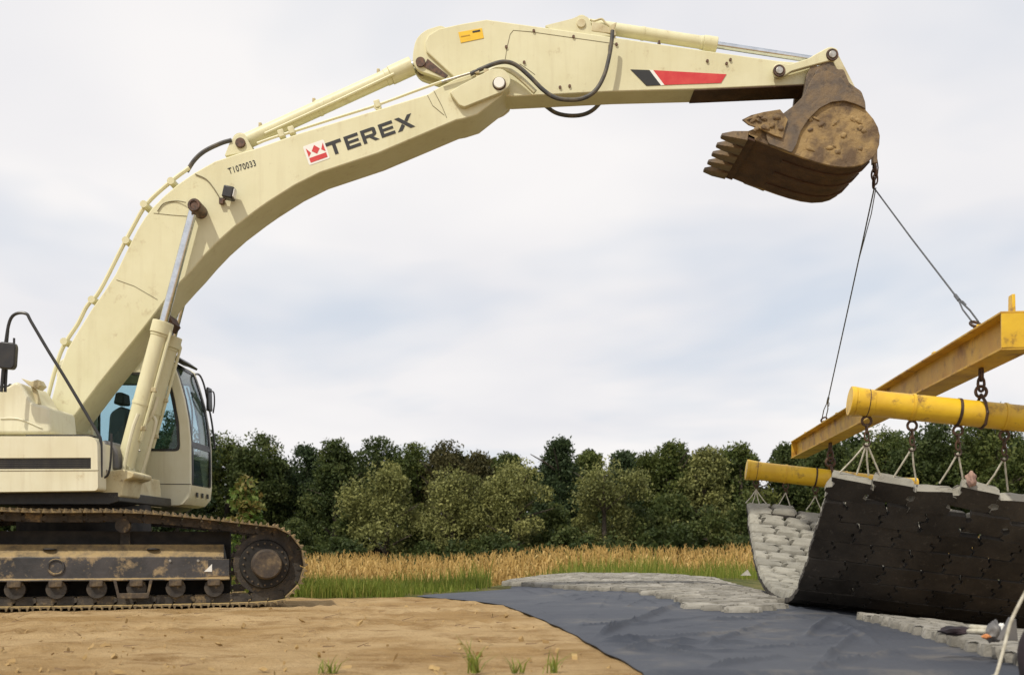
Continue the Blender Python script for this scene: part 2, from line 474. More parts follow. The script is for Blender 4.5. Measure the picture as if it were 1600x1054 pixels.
def zt(x, y):
    z = 0.0
    if y < 5.2: z -= min(1.0, (5.2 - y) * 0.4)                     # bank falls towards the camera
    if x > 2.9: z -= 0.105 * min(4.0, x - 2.9) * sstep(26, 18, y)     # channel bed sinks to the right
    crest = 13.4 + 8.6 * sstep(-1.5, 2.0, x)
    if y > crest:
        low = -1.95 + 0.029 * max(-30, min(30, x))
        f = sstep(crest, crest + 16, y)
        z = z * (1 - f) + low * f
        z -= 0.9 * sstep(40, 95, y)
    return z

def dirt_edge(x):
    """depth where bare dirt gives way to the grass verge"""
    return 12.45 + 0.25 * sstep(-2.6, -1.2, x) + (1.5 if x < -3.3 else 0)

def axis(fine0, fine1, step, far0, far1):
    a = list(np.arange(fine0, fine1 + 1e-6, step))
    s = step
    v = fine0; lo = []
    while v > far0:
        s *= 1.28; v -= s; lo.append(v)
    s = step; v = fine1; hi = []
    while v < far1:
        s *= 1.28; v += s; hi.append(v)
    return lo[::-1] + a + hi
XS = axis(-8.0, 6.5, 0.052, -900, 900)
YS = axis(3.2, 18.0, 0.06, -60, 1500)
NV = noise.noise
verts = []; zone = []
for y in YS:
    for x in XS:
        z = zt(x, y)
        bump = 0.0
        if y < 30 and -14 < x < 14:
            bump = 0.022 * NV((x * 0.9, y * 0.9, 1.3)) + 0.022 * NV((x * 2.6, y * 2.6, 4.0)) + 0.011 * NV((x * 6, y * 6, 9.0))
            tr = abs(y - 8.2 - 0.25 * x)                                   # shallow ruts in front of the machine
            if x < 0.8: bump -= 0.02 * math.exp(-(tr / 0.16) ** 2) + 0.015 * math.exp(-((tr - 1.3) / 0.2) ** 2)
            # cleat prints left by the crawler tracks
            rx_, ry_ = x + 4.93, y - 11.83
            pu = rx_ * 0.9659 + ry_ * 0.2588; pw = -rx_ * 0.2588 + ry_ * 0.9659
            for wc, u0_ in ((-1.3, -9), (1.3, -9), (-4.1, -9), (-2.6, -9)):
                k_ = math.exp(-((pw - wc) / 0.27) ** 6)
                if k_ > .01 and pu > u0_ and x < 0.0:
                    f_ = k_ * sstep(-.25, .25, NV((x * .7, y * .7, wc + 3))) * (1.0 if wc > -2 else .8)
                    bump += f_ * (0.020 * math.sin(pu * 2 * math.pi / 0.192) - 0.022)
            if x > 0.2: bump *= 0.35
        else:
            bump = 0.25 * NV((x * 0.03, y * 0.03, 2.0))
        verts.append((x, y, z + bump))
        zone.append(y - dirt_edge(x))
nx, ny = len(XS), len(YS)
faces = [(j * nx + i, j * nx + i + 1, (j + 1) * nx + i + 1, (j + 1) * nx + i) for j in range(ny - 1) for i in range(nx - 1)]
gm = bpy.data.meshes.new('ground')
gm.from_pydata(verts, [], faces)
at = gm.attributes.new('zone', 'FLOAT', 'POINT')
at.data.foreach_set('value', np.array(zone, dtype=np.float32))
gm.shade_smooth()
m = bpy.data.materials.new('sandy_dirt_and_verge'); m.use_nodes = True
N, L = m.node_tree.nodes, m.node_tree.links
bs = N['Principled BSDF']; bs.inputs['Roughness'].default_value = 0.95; bs.inputs['Specular IOR Level'].default_value = 0.15
tc = N.new('ShaderNodeTexCoord')
def nz(s, d=6, r=0.6, stretch=None):
    n = N.new('ShaderNodeTexNoise'); n.inputs['Scale'].default_value = s; n.inputs['Detail'].default_value = d; n.inputs['Roughness'].default_value = r
    v = tc.outputs['Object']
    if stretch:
        mp = N.new('ShaderNodeMapping'); mp.inputs['Scale'].default_value = stretch; L.new(v, mp.inputs[0]); v = mp.outputs[0]
    L.new(v, n.inputs['Vector']); return n.outputs['Fac']
def mr(f, a, b):
    r = N.new('ShaderNodeMapRange'); r.inputs['From Min'].default_value = a; r.inputs['From Max'].default_value = b; L.new(f, r.inputs['Value']); return r.outputs['Result']
def mx(f, a, b):
    x = N.new('ShaderNodeMix'); x.data_type = 'RGBA'; L.new(f, x.inputs['Factor'])
    for s, v in (('A', a), ('B', b)):
        if isinstance(v, tuple): x.inputs[s].default_value = (*v, 1)
        else: L.new(v, x.inputs[s])
    return x.outputs['Result']
c = mx(mr(nz(0.9, 8, 0.7, (0.7, 1.0, 1)), 0.40, 0.58), (0.36, 0.23, 0.098), (0.50, 0.35, 0.18))
c = mx(mr(nz(2.2, 10, 0.78, (0.8, 1.0, 1)), 0.50, 0.64), c, (0.26, 0.155, 0.06))
c = mx(mr(nz(9, 8, 0.75), 0.60, 0.80), c, (0.27, 0.17, 0.07))
c = mx(mr(nz(30, 5, 0.7), 0.62, 0.74), c, (0.58, 0.44, 0.24))
g = mx(mr(nz(1.4), 0.4, 0.6), (0.07, 0.085, 0.022), (0.16, 0.14, 0.05))
za = N.new('ShaderNodeAttribute'); za.attribute_name = 'zone'
ad = N.new('ShaderNodeMath'); ad.operation = 'MULTIPLY_ADD'; L.new(nz(3.5, 6), ad.inputs[0]); ad.inputs[1].default_value = 0.5; 
L.new(za.outputs['Fac'], ad.inputs[2])
c = mx(mr(ad.outputs[0], 0.15, 0.35), c, g)
L.new(c, bs.inputs['Base Color'])
b = N.new('ShaderNodeBump'); b.inputs['Strength'].default_value = 0.9; b.inputs['Distance'].default_value = 0.05
L.new(nz(22, 9, 0.7), b.inputs['Height']); L.new(b.outputs['Normal'], bs.inputs['Normal'])
gm.materials.append(m)
ground = bpy.data.objects.new('ground', gm)
attach(ground, None, Matrix())
tag(ground, 'bare sandy tan dirt pad with grassy field beyond', kind='structure')

# ------------------------------------------------------------------ trees, scrub, corn, verge
def leaf_quads(C, size, flat=0.0, drop=0.0):
    """one randomly turned leaf quad at each centre"""
    n = len(C)
    a = nrg.normal(size=(n, 3)); a[:, 2] *= (1 - flat); a[:, 2] -= drop
    a /= np.linalg.norm(a, axis=1, keepdims=True) + 1e-9
    b = nrg.normal(size=(n, 3)); b -= (b * a).sum(1, keepdims=True) * a
    b /= np.linalg.norm(b, axis=1, keepdims=True) + 1e-9
    s = (size * nrg.uniform(0.6, 1.35, n))[:, None]
    a = a * s; b = b * s * 0.55
    return np.stack([C - a, C - b * 0.9 + a * 0.1, C + a, C + b * 0.9 + a * 0.1], axis=1)

def crown_points(cx, cy, z0, z1, rx, ry, nclump, nleaf, clump_r, shape='round', up=0.0):
    """leaf centres in clumps spread through a crown volume"""
    H = z1 - z0
    k = nclump
    u = nrg.uniform(0, 1, k) ** 0.8
    th = nrg.uniform(0, 2 * math.pi, k)
    if shape == 'round':   prof = np.sqrt(np.clip(1 - (2 * u - 0.92) ** 2, 0.05, 1)) * (0.9 + 0.1 * u)
    elif shape == 'cone':  prof = np.clip(1.05 - u, 0.06, 1) ** 0.8 * np.clip(u * 6 + 0.4, 0, 1)
    elif shape == 'tall':  prof = np.clip(np.sin(np.pi * np.clip(u * 0.86 + 0.12, 0, 1)), 0.08, 1) ** 0.7
    else:                  prof = np.sqrt(np.clip(1 - u ** 2.2, 0.05, 1))                     # dome reaching the ground
    lobes = 0.80 + 0.22 * np.sin(th * 3 + cx) * np.cos(u * 5 + cx * 1.7) + 0.12 * nrg.normal(size=k)
    rr = nrg.uniform(0.35, 1.0, k) ** 0.5 * prof * lobes
    cc = np.stack([cx + rx * rr * np.cos(th), cy + ry * rr * np.sin(th), z0 + H * (u * 0.93 + 0.02)], 1)
    per = np.maximum(4, (nleaf / k * nrg.uniform(0.5, 1.5, k)).astype(int))
    C = np.repeat(cc, per, axis=0)
    cr = np.repeat(clump_r * nrg.uniform(0.6, 1.4, k), per)[:, None]
    off = nrg.normal(size=C.shape); off /= np.linalg.norm(off, axis=1, keepdims=True)
    off *= nrg.uniform(0.2, 1.0, (len(C), 1)) ** 0.45
    off[:, 2] = off[:, 2] * 0.75 + up
    tint = np.repeat(np.clip(nrg.normal(0.45, 0.16, k), 0, 1), per) + nrg.normal(0, 0.16, len(C))
    return C + off * cr, np.clip(tint, 0, 1)

def tree(name, label, px_x, px_top, px_w, Y, kind, shape='round', base=0.10, group=None, leaves=4200, size=0.26, cat='tree', clumps=None, clump=0.75, drop=0.0, up=0.0):
    cx = (px_x - 800) / FPX * Y
    g0 = zt(cx, Y) - 0.1
    top = EYE + (HOR - px_top) / FPX * Y
    rx = px_w / 2 / FPX * Y
    H = top - g0
    root = empty(name, (cx, Y, g0))
    tag(root, label, cat, group)
    mb = MB()
    lean = nrg.normal(0, 0.02, 2)
    trunk = [Vector((cx + lean[0] * H * t, Y + lean[1] * H * t, g0 + H * t)) for t in (0, 0.2, 0.45, 0.7, 0.9)]
    r0 = 0.022 * H + 0.03
    mb.tube(trunk, [r0 * 1.2, r0, r0 * 0.75, r0 * 0.45, r0 * 0.15], 8)
    for i in range(7):
        t = rng.uniform(0.25, 0.75); an = rng.uniform(0, 6.28)
        p = Vector((cx + lean[0] * H * t, Y + lean[1] * H * t, g0 + H * t))
        e = p + Vector((math.cos(an) * rx * 0.7, math.sin(an) * rx * 0.7, H * rng.uniform(0.08, 0.2)))
        mb.tube([p, (p + e) / 2 + Vector((0, 0, 0.1)), e], [r0 * 0.4, r0 * 0.28, r0 * 0.1], 6)
    mb.build('trunk', BARK, root)
    if shape == 'round':                                  # a broad crown is several uneven lobes
        Cs, Ts = [], []
        lob = [(0, 0, 0.0, 1.0, 0.80, 0.40)]
        for q in range(5):
            h1 = rng.uniform(0.55, 0.93) if q else 0.9
            lob.append((rng.uniform(-.78, .78) * rx, rng.uniform(-.5, .5) * rx, max(0, h1 - rng.uniform(.3, .55)), h1, rng.uniform(.30, .60), .12))
        for lx, ly, a0, a1, rw, sh_ in lob:
            c_, t_ = crown_points(cx + lx, Y + ly, g0 + H * (base + (1 - base) * a0), g0 + H * a1, rx * rw, rx * rw * .9, max(12, int((clumps or 100) * sh_)), leaves * sh_, clump, 'round', up)
            Cs.append(c_); Ts.append(t_ + rng.uniform(-.12, .12))
        C, tint = np.concatenate(Cs), np.clip(np.concatenate(Ts), 0, 1)
    else:
        C, tint = crown_points(cx, Y, g0 + H * base, top, rx, rx * 0.85, clumps or max(18, int(leaves / 75)), leaves, clump, shape, up)
    soup('crown', leaf_quads(C, size, drop=drop), LEAF[kind], root, tint, loc=(cx, Y, g0 + H / 2))
    return root

TREES = [
 # x, top, width, depth, kind, shape, label
 (118, 700, 120, 99, 'dark', 'round', 'dark green tree far left behind the excavator, seen past its side box'),
 (205, 650, 140, 92, 'dark', 'round', 'dark tree whose crown shows between the excavator boom cylinders and cab'),
 (272, 636, 92, 90, 'blue', 'round', 'dark tree hidden mostly behind the excavator cab front'),
 (352, 674, 90, 97, 'mid', 'round', 'dark green tree just right of the excavator cab mirror'),
 (412, 669, 92, 95, 'dark', 'round', 'tall dark broad tree, tallest left of centre, above the shrub by the track'),
 (478, 686, 84, 97, 'blue', 'round', 'dark tree between the two tallest dark crowns left of centre'),
 (523, 679, 88, 94, 'dark', 'round', 'dark rounded tree in the wood behind the left edge of the olive bushes'),
 (590, 677, 112, 98, 'dark', 'round', 'broad dark green tree rising behind the leftmost olive willow'),
 (652, 688, 80, 96, 'mid', 'round', 'green tree crown between two dark crowns over the olive willows'),
 (697, 685, 92, 95, 'brown', 'round', 'bronze tinged dark tree rising behind the small pale willow'),
 (746, 703, 46, 93, 'brown', 'tall', 'thin bronze tree at the dip of the tree line left of centre'),
 (795, 708, 50, 94, 'dark', 'cone', 'small pointed dark tree at the dip behind the middle olive willow'),
 (874, 683, 116, 92, 'blue', 'cone', 'tall ragged blue green tree, highest of the middle of the wood'),
 (921, 702, 50, 94, 'mid', 'tall', 'narrow green tree right of the tall ragged blue green tree'),
 (972, 703, 52, 91, 'blue', 'cone', 'small pointed dark tree between the olive willow and the poplars'),
 (1010, 706, 50, 93, 'mid', 'cone', 'slim pointed green tree left of the tall poplar pair'),
 (1052, 684, 74, 92, 'mid', 'tall', 'tall feathery poplar like tree right of centre'),
 (1104, 699, 74, 90, 'olive', 'tall', 'yellow green upright tree between poplar and far yellow pipe'),
 (1160, 688, 100, 92, 'mid', 'round', 'full green tree left of the far yellow pipe'),
 (1232, 690, 64, 94, 'dark', 'tall', 'dark tree peeking above the far end of the yellow beam'),
 (1300, 682, 90, 90, 'dark', 'round', 'dark tree behind the far yellow pipe and beam end'),
 (1380, 664, 110, 88, 'mid', 'round', 'green tree seen below the middle of the yellow beam'),
 (1465, 652, 120, 86, 'dark', 'round', 'dark tree seen under the near yellow pipe'),
 (1558, 628, 130, 84, 'mid', 'round', 'tree crown showing above the near yellow pipe at the right edge'),
 (1650, 632, 130, 86, 'dark', 'round', 'dark tree beyond the right end of the near yellow pipe'),
]
for x, t, w, Y, k, sh, lab in TREES:
    tree('woodland_tree', lab, x, t, w * 1.38, Y, k, sh, base=0.04, group='trees along the wood edge', leaves=18500 if sh == 'round' else 14000, size=0.155, clumps=190, clump=0.95)
WILLOWS = [
 (602, 724, 118, 82, 'olive', 'leftmost and widest pale olive willow bush in front of the dark wood'),
 (706, 733, 84, 81, 'olive', 'smaller light green willow bush, second of the pale bushes from the left'),
 (806, 719, 132, 80, 'olive', 'middle olive green willow bush below the dip in the tree line'),
 (944, 721, 106, 79, 'olive', 'tall pale olive bush standing right of centre before dark trees'),
]
for x, t, w, Y, k, lab in WILLOWS:
    tree('willow_bush', lab, x, t, w * 1.3, Y, k, 'round', base=0.12, group='pale willow bushes before the wood', leaves=13500, size=0.125, cat='bush', clumps=70, clump=1.05, up=0.12)
# dark scrub below the crowns and the depth of the wood behind: nobody could count it
parts_q, parts_t = [], []
for i in range(64):
    x = -62 + i * 2.05 + nrg.normal(0, 0.6); Y = 87 + nrg.uniform(-3, 3)
    g0 = zt(x, Y)
    C, tt = crown_points(x, Y, g0 - 0.2, g0 + nrg.uniform(3.2, 5.4), 1.9, 1.5, 20, 1000, 0.7, 'dome')
    parts_q.append(leaf_quads(C, 0.2)); parts_t.append(np.clip(tt - 0.1, 0, 1))
for i in range(70):
    x = -44 + i * 1.3 + nrg.normal(0, 0.5); Y = 75 + nrg.uniform(-2, 2)
    g0 = zt(x, Y)
    C, tt = crown_points(x, Y, g0 - 0.2, g0 + nrg.uniform(2.2, 4.4), 1.4, 1.2, 18, 1100, 0.6, 'dome')
    parts_q.append(leaf_quads(C, 0.15)); parts_t.append(np.clip(tt - 0.12, 0, 1))
for px_, Yt, ht, w_ in ((540, 84, 6.4, 2.4), (655, 83, 5.2, 2.2), (668, 80, 3.6, 1.9), (752, 83, 5.8, 2.2), (760, 79, 4.2, 2.0), (872, 82, 6.6, 2.6), (890, 78, 4.4, 2.0), (1000, 80, 6.2, 2.5), (1050, 82, 7.2, 2.8), (1110, 79, 5.8, 2.4), (460, 84, 6.0, 2.6), (1170, 82, 7.0, 2.6)):
    x = (px_ - 800) / FPX * Yt; g0 = zt(x, Yt)
    C, tt = crown_points(x, Yt, g0 - 0.2, g0 + ht, w_, w_ * .8, 60, 5200, 0.7, 'dome')
    parts_q.append(leaf_quads(C, 0.14)); parts_t.append(np.clip(tt + 0.12, 0, 1))
soup('undergrowth', np.concatenate(parts_q), LEAF['dark'], None, np.concatenate(parts_t))
tag(bpy.data.objects['undergrowth'], 'dark tangled undergrowth along the foot of the wood', 'undergrowth', kind='stuff')
parts_q, parts_t = [], []
for i in range(90):
    x = -75 + i * 1.7 + nrg.normal(0, 0.8); Y = 107 + nrg.uniform(-4, 6)
    g0 = zt(x, Y)
    top = g0 + nrg.uniform(11.4, 13.4) + (1.6 if x > 34 else 0)
    C, tt = crown_points(x, Y, g0, top, 3.3, 2.4, 40, 1900, 1.3, 'dome')
    parts_q.append(leaf_quads(C, 0.40)); parts_t.append(np.clip(tt - 0.15, 0, 1))
soup('woodland', np.concatenate(parts_q), LEAF['dark'], None, np.concatenate(parts_t))
tag(bpy.data.objects['woodland'], 'dark depth of the wood behind the front trees', 'woodland', kind='stuff')

# green and bronze shrub behind the track
def blades(cx, cy, cz, n, h, spread, lean, width, kind, name, parent=None, tone=(0.0, 1.0), loc=None):
    """upright curved blades, two quads each"""
    bx = cx + nrg.normal(0, spread[0], n); by = cy + nrg.normal(0, spread[1], n)
    hh = h * nrg.uniform(0.45, 1.1, n)
    an = nrg.uniform(0, 2 * math.pi, n); ln = lean * nrg.uniform(0.2, 1.2, n) * hh
    d = np.stack([np.cos(an), np.sin(an), np.zeros(n)], 1)
    s = np.stack([-np.sin(an), np.cos(an), np.zeros(n)], 1) * (width * nrg.uniform(0.6, 1.3, n))[:, None]
    b = np.stack([bx, by, np.full(n, cz) if np.isscalar(cz) else cz], 1)
    up = np.array([[0, 0, 1.0]])
    m = b + up * (hh * 0.55)[:, None] + d * (ln * 0.3)[:, None]
    t = b + up * hh[:, None] + d * ln[:, None]
    q = np.concatenate([np.stack([b - s, b + s, m + s * 0.8, m - s * 0.8], 1), np.stack([m - s * 0.8, m + s * 0.8, t + s * 0.08, t - s * 0.08], 1)])
    tt = nrg.uniform(tone[0], tone[1], n)
    return q, np.concatenate([tt, tt])

Yb = 27.0
bc = pp(383, 812, Yb)
g0 = zt(bc.x, Yb)
shrub = empty('leafy_shrub', (bc.x, Yb, g0))
tag(shrub, 'bright green and bronze shrub rising behind the top of the track', 'shrub')
mb = MB()
for i in range(22):
    an = rng.uniform(0, 6.28); r = rng.uniform(0, 0.55)
    p = Vector((bc.x + math.cos(an) * r * 0.5, Yb + math.sin(an) * 0.3, g0))
    e = Vector((bc.x + math.cos(an) * r * 1.3, Yb + math.sin(an) * 0.5, g0 + rng.uniform(2.2, 3.2)))
    mb.tube([p, (p + e) / 2, e], [0.03, 0.02, 0.008], 5)
mb.build('stem', BARK, shrub)
C, tt = crown_points(bc.x, Yb, g0 + 0.3, EYE + (HOR - 742) / FPX * Yb, 0.78, 0.6, 90, 4200, 0.24, 'dome', 0.2)
soup('foliage', leaf_quads(C, 0.085), LEAF['bush'], shrub, np.clip(tt + 0.25 * np.sin((C[:, 0] - bc.x) * 3.0 + 1.6), 0, 1), loc=(bc.x, Yb, g0))

# dry corn
cq, ct = [], []
for row in range(11):
    Y = 39.5 + row * 0.76
    xs = np.arange(-30, 30, 0.175) + nrg.normal(0, 0.05, len(np.arange(-30, 30, 0.175)))
    n = len(xs)
    gz = np.array([zt(x, Y) for x in xs])
    h = 2.05 * nrg.uniform(0.84, 1.1, n) + 0.10 * np.sin(xs * 0.6) + 0.06 * np.sin(xs * 2.3 + row)
    ys = Y + nrg.normal(0, 0.08, n)
    lean = nrg.normal(0, 0.05, (n, 2))
    b = np.stack([xs, ys, gz], 1)
    t = np.stack([xs + lean[:, 0] * h, ys + lean[:, 1] * h, gz + h], 1)
    s = np.array([[0.016, 0, 0]])
    cq.append(np.stack([b - s, b + s, t + s * 0.5, t - s * 0.5], 1)); ct.append(nrg.uniform(0.3, 0.8, n))
    nl = 11 if row < 4 else 7
    for k in range(nl):                                    # drooping blades
        f = nrg.uniform(0.22, 0.98, n)[:, None]
        o = b + (t - b) * f
        an = nrg.uniform(0, 2 * math.pi, n)
        d = np.stack([np.cos(an), np.sin(an) * 0.6, np.zeros(n)], 1)
        L1 = nrg.uniform(0.14, 0.32, n)[:, None]
        w = np.stack([-np.sin(an), np.cos(an), np.zeros(n)], 1) * nrg.uniform(0.016, 0.034, n)[:, None] + np.array([[0.012, 0, 0]])
        mid = o + d * L1 + np.array([[0, 0, 1]]) * nrg.uniform(0.0, 0.22, n)[:, None]
        end = mid + d * L1 * 0.6 - np.array([[0, 0, 1]]) * nrg.uniform(0.12, 0.42, n)[:, None]
        tt = np.clip(nrg.normal(0.5, 0.2, n), 0, 0.93)
        tt = np.where((f[:, 0] < 0.42) & (nrg.uniform(size=n) < 0.3), 1.0, tt)
        cq.append(np.stack([o - w * 0.5, o + w * 0.5, mid + w, mid - w], 1)); ct.append(tt)
        cq.append(np.stack([mid - w, mid + w, end + w * 0.15, end - w * 0.15], 1)); ct.append(tt)
    for k in range(3):                                     # tassels
        an = nrg.uniform(0, 2 * math.pi, n)
        e = t + np.stack([np.cos(an) * 0.10, np.sin(an) * 0.08, nrg.uniform(0.12, 0.26, n)], 1)
        cq.append(np.stack([t - s * 0.6, t + s * 0.6, e + s * 0.4, e - s * 0.4], 1)); ct.append(nrg.uniform(0.2, 0.6, n))
soup('corn_field', np.concatenate(cq), LEAF['corn'], None, np.concatenate(ct))
tag(bpy.data.objects['corn_field'], 'ripe dry golden corn standing in front of the wood', 'corn', kind='stuff')

# grass verge between dirt and corn
gq, gt = [], []
def verge(n, x0, x1, dy0, dy1, h, dens=None):
    xs = nrg.uniform(x0, x1, n)
    e = np.array([dirt_edge(x) for x in xs])
    ys = e + 0.08 + dy0 + nrg.uniform(0, 1, n) ** 1.3 * (dy1 - dy0)
    jx, jy = nrg.normal(0, .22, n), nrg.normal(0, .3, n)
    keep = np.array([not (x > -1.5 + 0.0 and y > 12.6 + (x + 1.5) * 1.15 and y < 24 and x > -1.2 and y < 22 and x > -0.3) and not (x > -1.3 and y < 13.2 + (x + 1.3) * 1.25) for x, y in zip(xs + np.abs(jx), ys - np.abs(jy))])
    xs, ys = xs[keep], ys[keep]
    gz = np.array([zt(x, y) for x, y in zip(xs, ys)]) - 0.02
    nn = len(xs)
    patch = np.array([0.5 + 0.5 * NV((x * 1.1, y * 1.1, 7.0)) for x, y in zip(xs, ys)])
    hh = h * (0.3 + 1.35 * patch) * nrg.uniform(0.5, 1.25, nn)
    an = nrg.uniform(0, 2 * math.pi, nn); ln = 0.45 * nrg.uniform(0.1, 1, nn) * hh
    d = np.stack([np.cos(an), np.sin(an), np.zeros(nn)], 1)
    s = np.stack([-np.sin(an), np.cos(an), np.zeros(nn)], 1) * nrg.uniform(0.003, 0.008, nn)[:, None] + np.array([[0.002, 0, 0]])
    b = np.stack([xs, ys, gz], 1); up = np.array([[0, 0, 1.0]])
    m_ = b + up * (hh * .55)[:, None] + d * (ln * .3)[:, None]; t = b + up * hh[:, None] + d * ln[:, None]
    gq.append(np.stack([b - s, b + s, m_ + s * .8, m_ - s * .8], 1)); gq.append(np.stack([m_ - s * .8, m_ + s * .8, t + s * .1, t - s * .1], 1))
    tt = np.clip(nrg.normal(0.35, 0.22, nn) + 0.25 * (patch - 0.5), 0, 1)
    gt.extend([tt, tt])
verge(30000, -4.2, 4.5, 0.0, 3.2, 0.20)
verge(26000, -7, 9, 2.5, 12, 0.34)
verge(16000, -14, 16, 9, 24, 0.5)
soup('grass', np.concatenate(gq), LEAF['grass'], None, np.concatenate(gt))
tag(bpy.data.objects['grass'], 'green weedy grass verge between the dirt and the corn', 'grass', kind='stuff')

# ------------------------------------------------------------------ geotextile sheet
def interp(tab, x):
    if x <= tab[0][0]: return tab[0][1]
    for (a, b), (c_, d) in zip(tab, tab[1:]):
        if x <= c_: return b + (d - b) * (x - a) / (c_ - a)
    return tab[-1][1]
XL = [(3.0, 1.0), (5.2, 0.66), (7.0, 0.48), (8.8, 0.28), (10.2, 0.06), (11.1, -0.10), (11.9, -0.55), (12.9, -1.2), (13.3, -1.15), (14.0, -0.6), (15.0, -0.05), (15.8, 0.0)]
FOLDS = []            # ridge lines on the sheet: (x0,y0,x1,y1,height,width)
cf = pp(925, 1006, 6.77)
FOLDS += [(0.50, 6.75, 2.0, 11.6, 0.045, 0.055), (0.50, 6.75, 0.25, 10.4, 0.030, 0.05), (0.50, 6.75, -0.2, 11.4, 0.022, 0.05), (0.5, 6.7, 1.9, 7.6, 0.022, 0.06),
          (0.5, 6.7, 1.7, 6.6, 0.030, 0.06), (0.52, 6.6, 1.2, 5.6, 0.030, 0.05), (0.6, 6.2, 1.6, 6.1, 0.024, 0.05), (1.2, 6.4, 2.2, 8.6, 0.022, 0.07), (1.7, 5.6, 2.5, 7.4, 0.030, 0.06),
          (1.5, 5.2, 2.4, 6.2, 0.028, 0.05), (2.0, 7.0, 2.9, 9.3, 0.026, 0.06), (2.3, 6.4, 2.7, 8.6, 0.022, 0.05), (1.0, 5.3, 1.6, 5.9, 0.025, 0.05), (0.9, 8.0, 1.9, 9.3, 0.018, 0.07), (1.6, 8.6, 2.8, 9.0, 0.022, 0.06)]
fr_ = random.Random(5)
for _ in range(34):
    fx, fy = fr_.uniform(0.2, 3.0), fr_.uniform(5.0, 13.5)
    fa = fr_.gauss(1.25, 0.45); fl = fr_.uniform(1.2, 3.6)
    FOLDS.append((fx, fy, fx + math.cos(fa) * fl * .6, fy + math.sin(fa) * fl, fr_.uniform(.006, .016), fr_.uniform(.022, .04)))
nyt, nxt = 470, 140
tv, tf = [], []
for j in range(nyt + 1):
    y = 3.0 + (15.8 - 3.0) * j / nyt
    xl = interp(XL, y) + 0.03 * NV((y * 1.7, 3.0, 0.0))
    xr = max(xl + 0.2, 2.45 + 0.1 * y) if y < 9.2 else (3.5 + 0.1 * (y - 9.2))
    for i in range(nxt + 1):
        u = i / nxt
        x = xl + (xr - xl) * u
        z = zt(x, y) + 0.020
        z += 0.012 * max(0, NV((x * 0.9, y * 0.45, 5.0))) + 0.003 * NV((x * 3.4 + y, y * 1.0 - x, 8.0)) + 0.003 * NV((x * 12 + 2 * y, y * 2.5 - 3 * x, 8.0))
        for (x0, y0, x1, y1, hh, ww) in FOLDS:
            dx, dy = x1 - x0, y1 - y0; L2 = dx * dx + dy * dy
            t = max(0, min(1, ((x - x0) * dx + (y - y0) * dy) / L2))
            wob = 0.012 * NV((t * 5, x0 * 7, 1.0))
            dd = math.hypot(x - x0 - dx * t, y - y0 - dy * t) + wob
            ww2 = ww * 0.62
            if dd < ww2 * 3: z += 1.9 * hh * math.exp(-abs(dd) / ww2 * 1.9) * (1 - 0.55 * t) * sstep(0, 0.12, t) * sstep(1.0, 0.8, t) * sstep(0.0, 0.10, u)
        z -= 0.012 * (1 - sstep(0, 0.04, u))
        tv.append((x, y, z))
for j in range(nyt):
    for i in range(nxt):
        k = j * (nxt + 1) + i
        tf.append((k, k + 1, k + nxt + 2, k + nxt + 1))
mb = MB(); mb.add(tv, tf)
sheet = mb.build('geotextile_sheet', FABRIC, None, smooth=180)
sd = sheet.modifiers.new('thickness', 'SOLIDIFY'); sd.thickness = 0.006; sd.offset = -1
tag(sheet, 'wrinkled dark blue grey geotextile sheet spread on the ground', 'geotextile')

# ------------------------------------------------------------------ concrete block mats
BW, BL, BT = 0.352, 0.272, 0.12
def block_mesh(seed, mtop, name, half=False, dark=0, gap=0.0, flat=False, ch=((.90, .84), (.81, .72))):
    r = random.Random(seed)
    a, b_ = (BW / 4 if half else BW / 2) - 0.005 - gap, BL / 2 - 0.004 - gap
    side = [(0.000, -1.0), (0.006, -0.62), (0.036, -0.50), (0.032, -0.12), (-0.016, 0.02), (-0.020, 0.38), (0.016, 0.52), (0.004, 1.0)]
    j = lambda s=0.006: r.uniform(-s, s)
    right = [(a - 0.012 + x + j(), b_ * y) for x, y in side]
    left = [(-a - 0.004 + (0 if flat else x) + j(), b_ * y) for x, y in side][::-1]
    top_edge = [(a * 0.35, b_ + j(0.004)), (-a * 0.3, b_ + j(0.004))]
    bot_edge = [(-a * 0.3, -b_ + j(0.004)), (a * 0.35, -b_ + j(0.004))]
    out = right + top_edge + left + bot_edge
    n = len(out)
    def ringat(k, z, jt):
        return [(x * k[0] + j(jt), y * k[1] + j(jt), z + j(jt * 0.8)) for x, y in out]
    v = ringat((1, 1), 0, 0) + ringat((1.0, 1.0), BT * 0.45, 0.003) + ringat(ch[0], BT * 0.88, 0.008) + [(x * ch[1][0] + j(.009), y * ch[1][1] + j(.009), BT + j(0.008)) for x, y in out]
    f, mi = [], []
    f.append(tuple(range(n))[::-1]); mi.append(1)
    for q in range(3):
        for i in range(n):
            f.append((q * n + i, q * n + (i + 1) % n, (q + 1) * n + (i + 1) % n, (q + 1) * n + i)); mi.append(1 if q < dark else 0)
    v.append((j(.01), j(.01), BT + 0.006)); c0 = len(v) - 1
    for i in range(n):
        f.append((3 * n + i, 3 * n + (i + 1) % n, c0)); mi.append(0)
    me = bpy.data.meshes.new(name)
    me.from_pydata(v, [], f)
    me.materials.append(mtop); me.materials.append(CONCB)
    me.polygons.foreach_set('material_index', mi)
    me.shade_smooth(); me.set_sharp_from_angle(angle=R(42))
    return me
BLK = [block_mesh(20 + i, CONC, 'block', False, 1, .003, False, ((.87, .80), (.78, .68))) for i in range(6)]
BLKL = [block_mesh(60 + i, CONCL, 'block', False, 0, .008, False, ((.965, .95), (.92, .88))) for i in range(6)]
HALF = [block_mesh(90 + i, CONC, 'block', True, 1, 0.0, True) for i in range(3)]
CAP = [block_mesh(70 + i, CONC, 'block', False, 0) for i in range(4)]
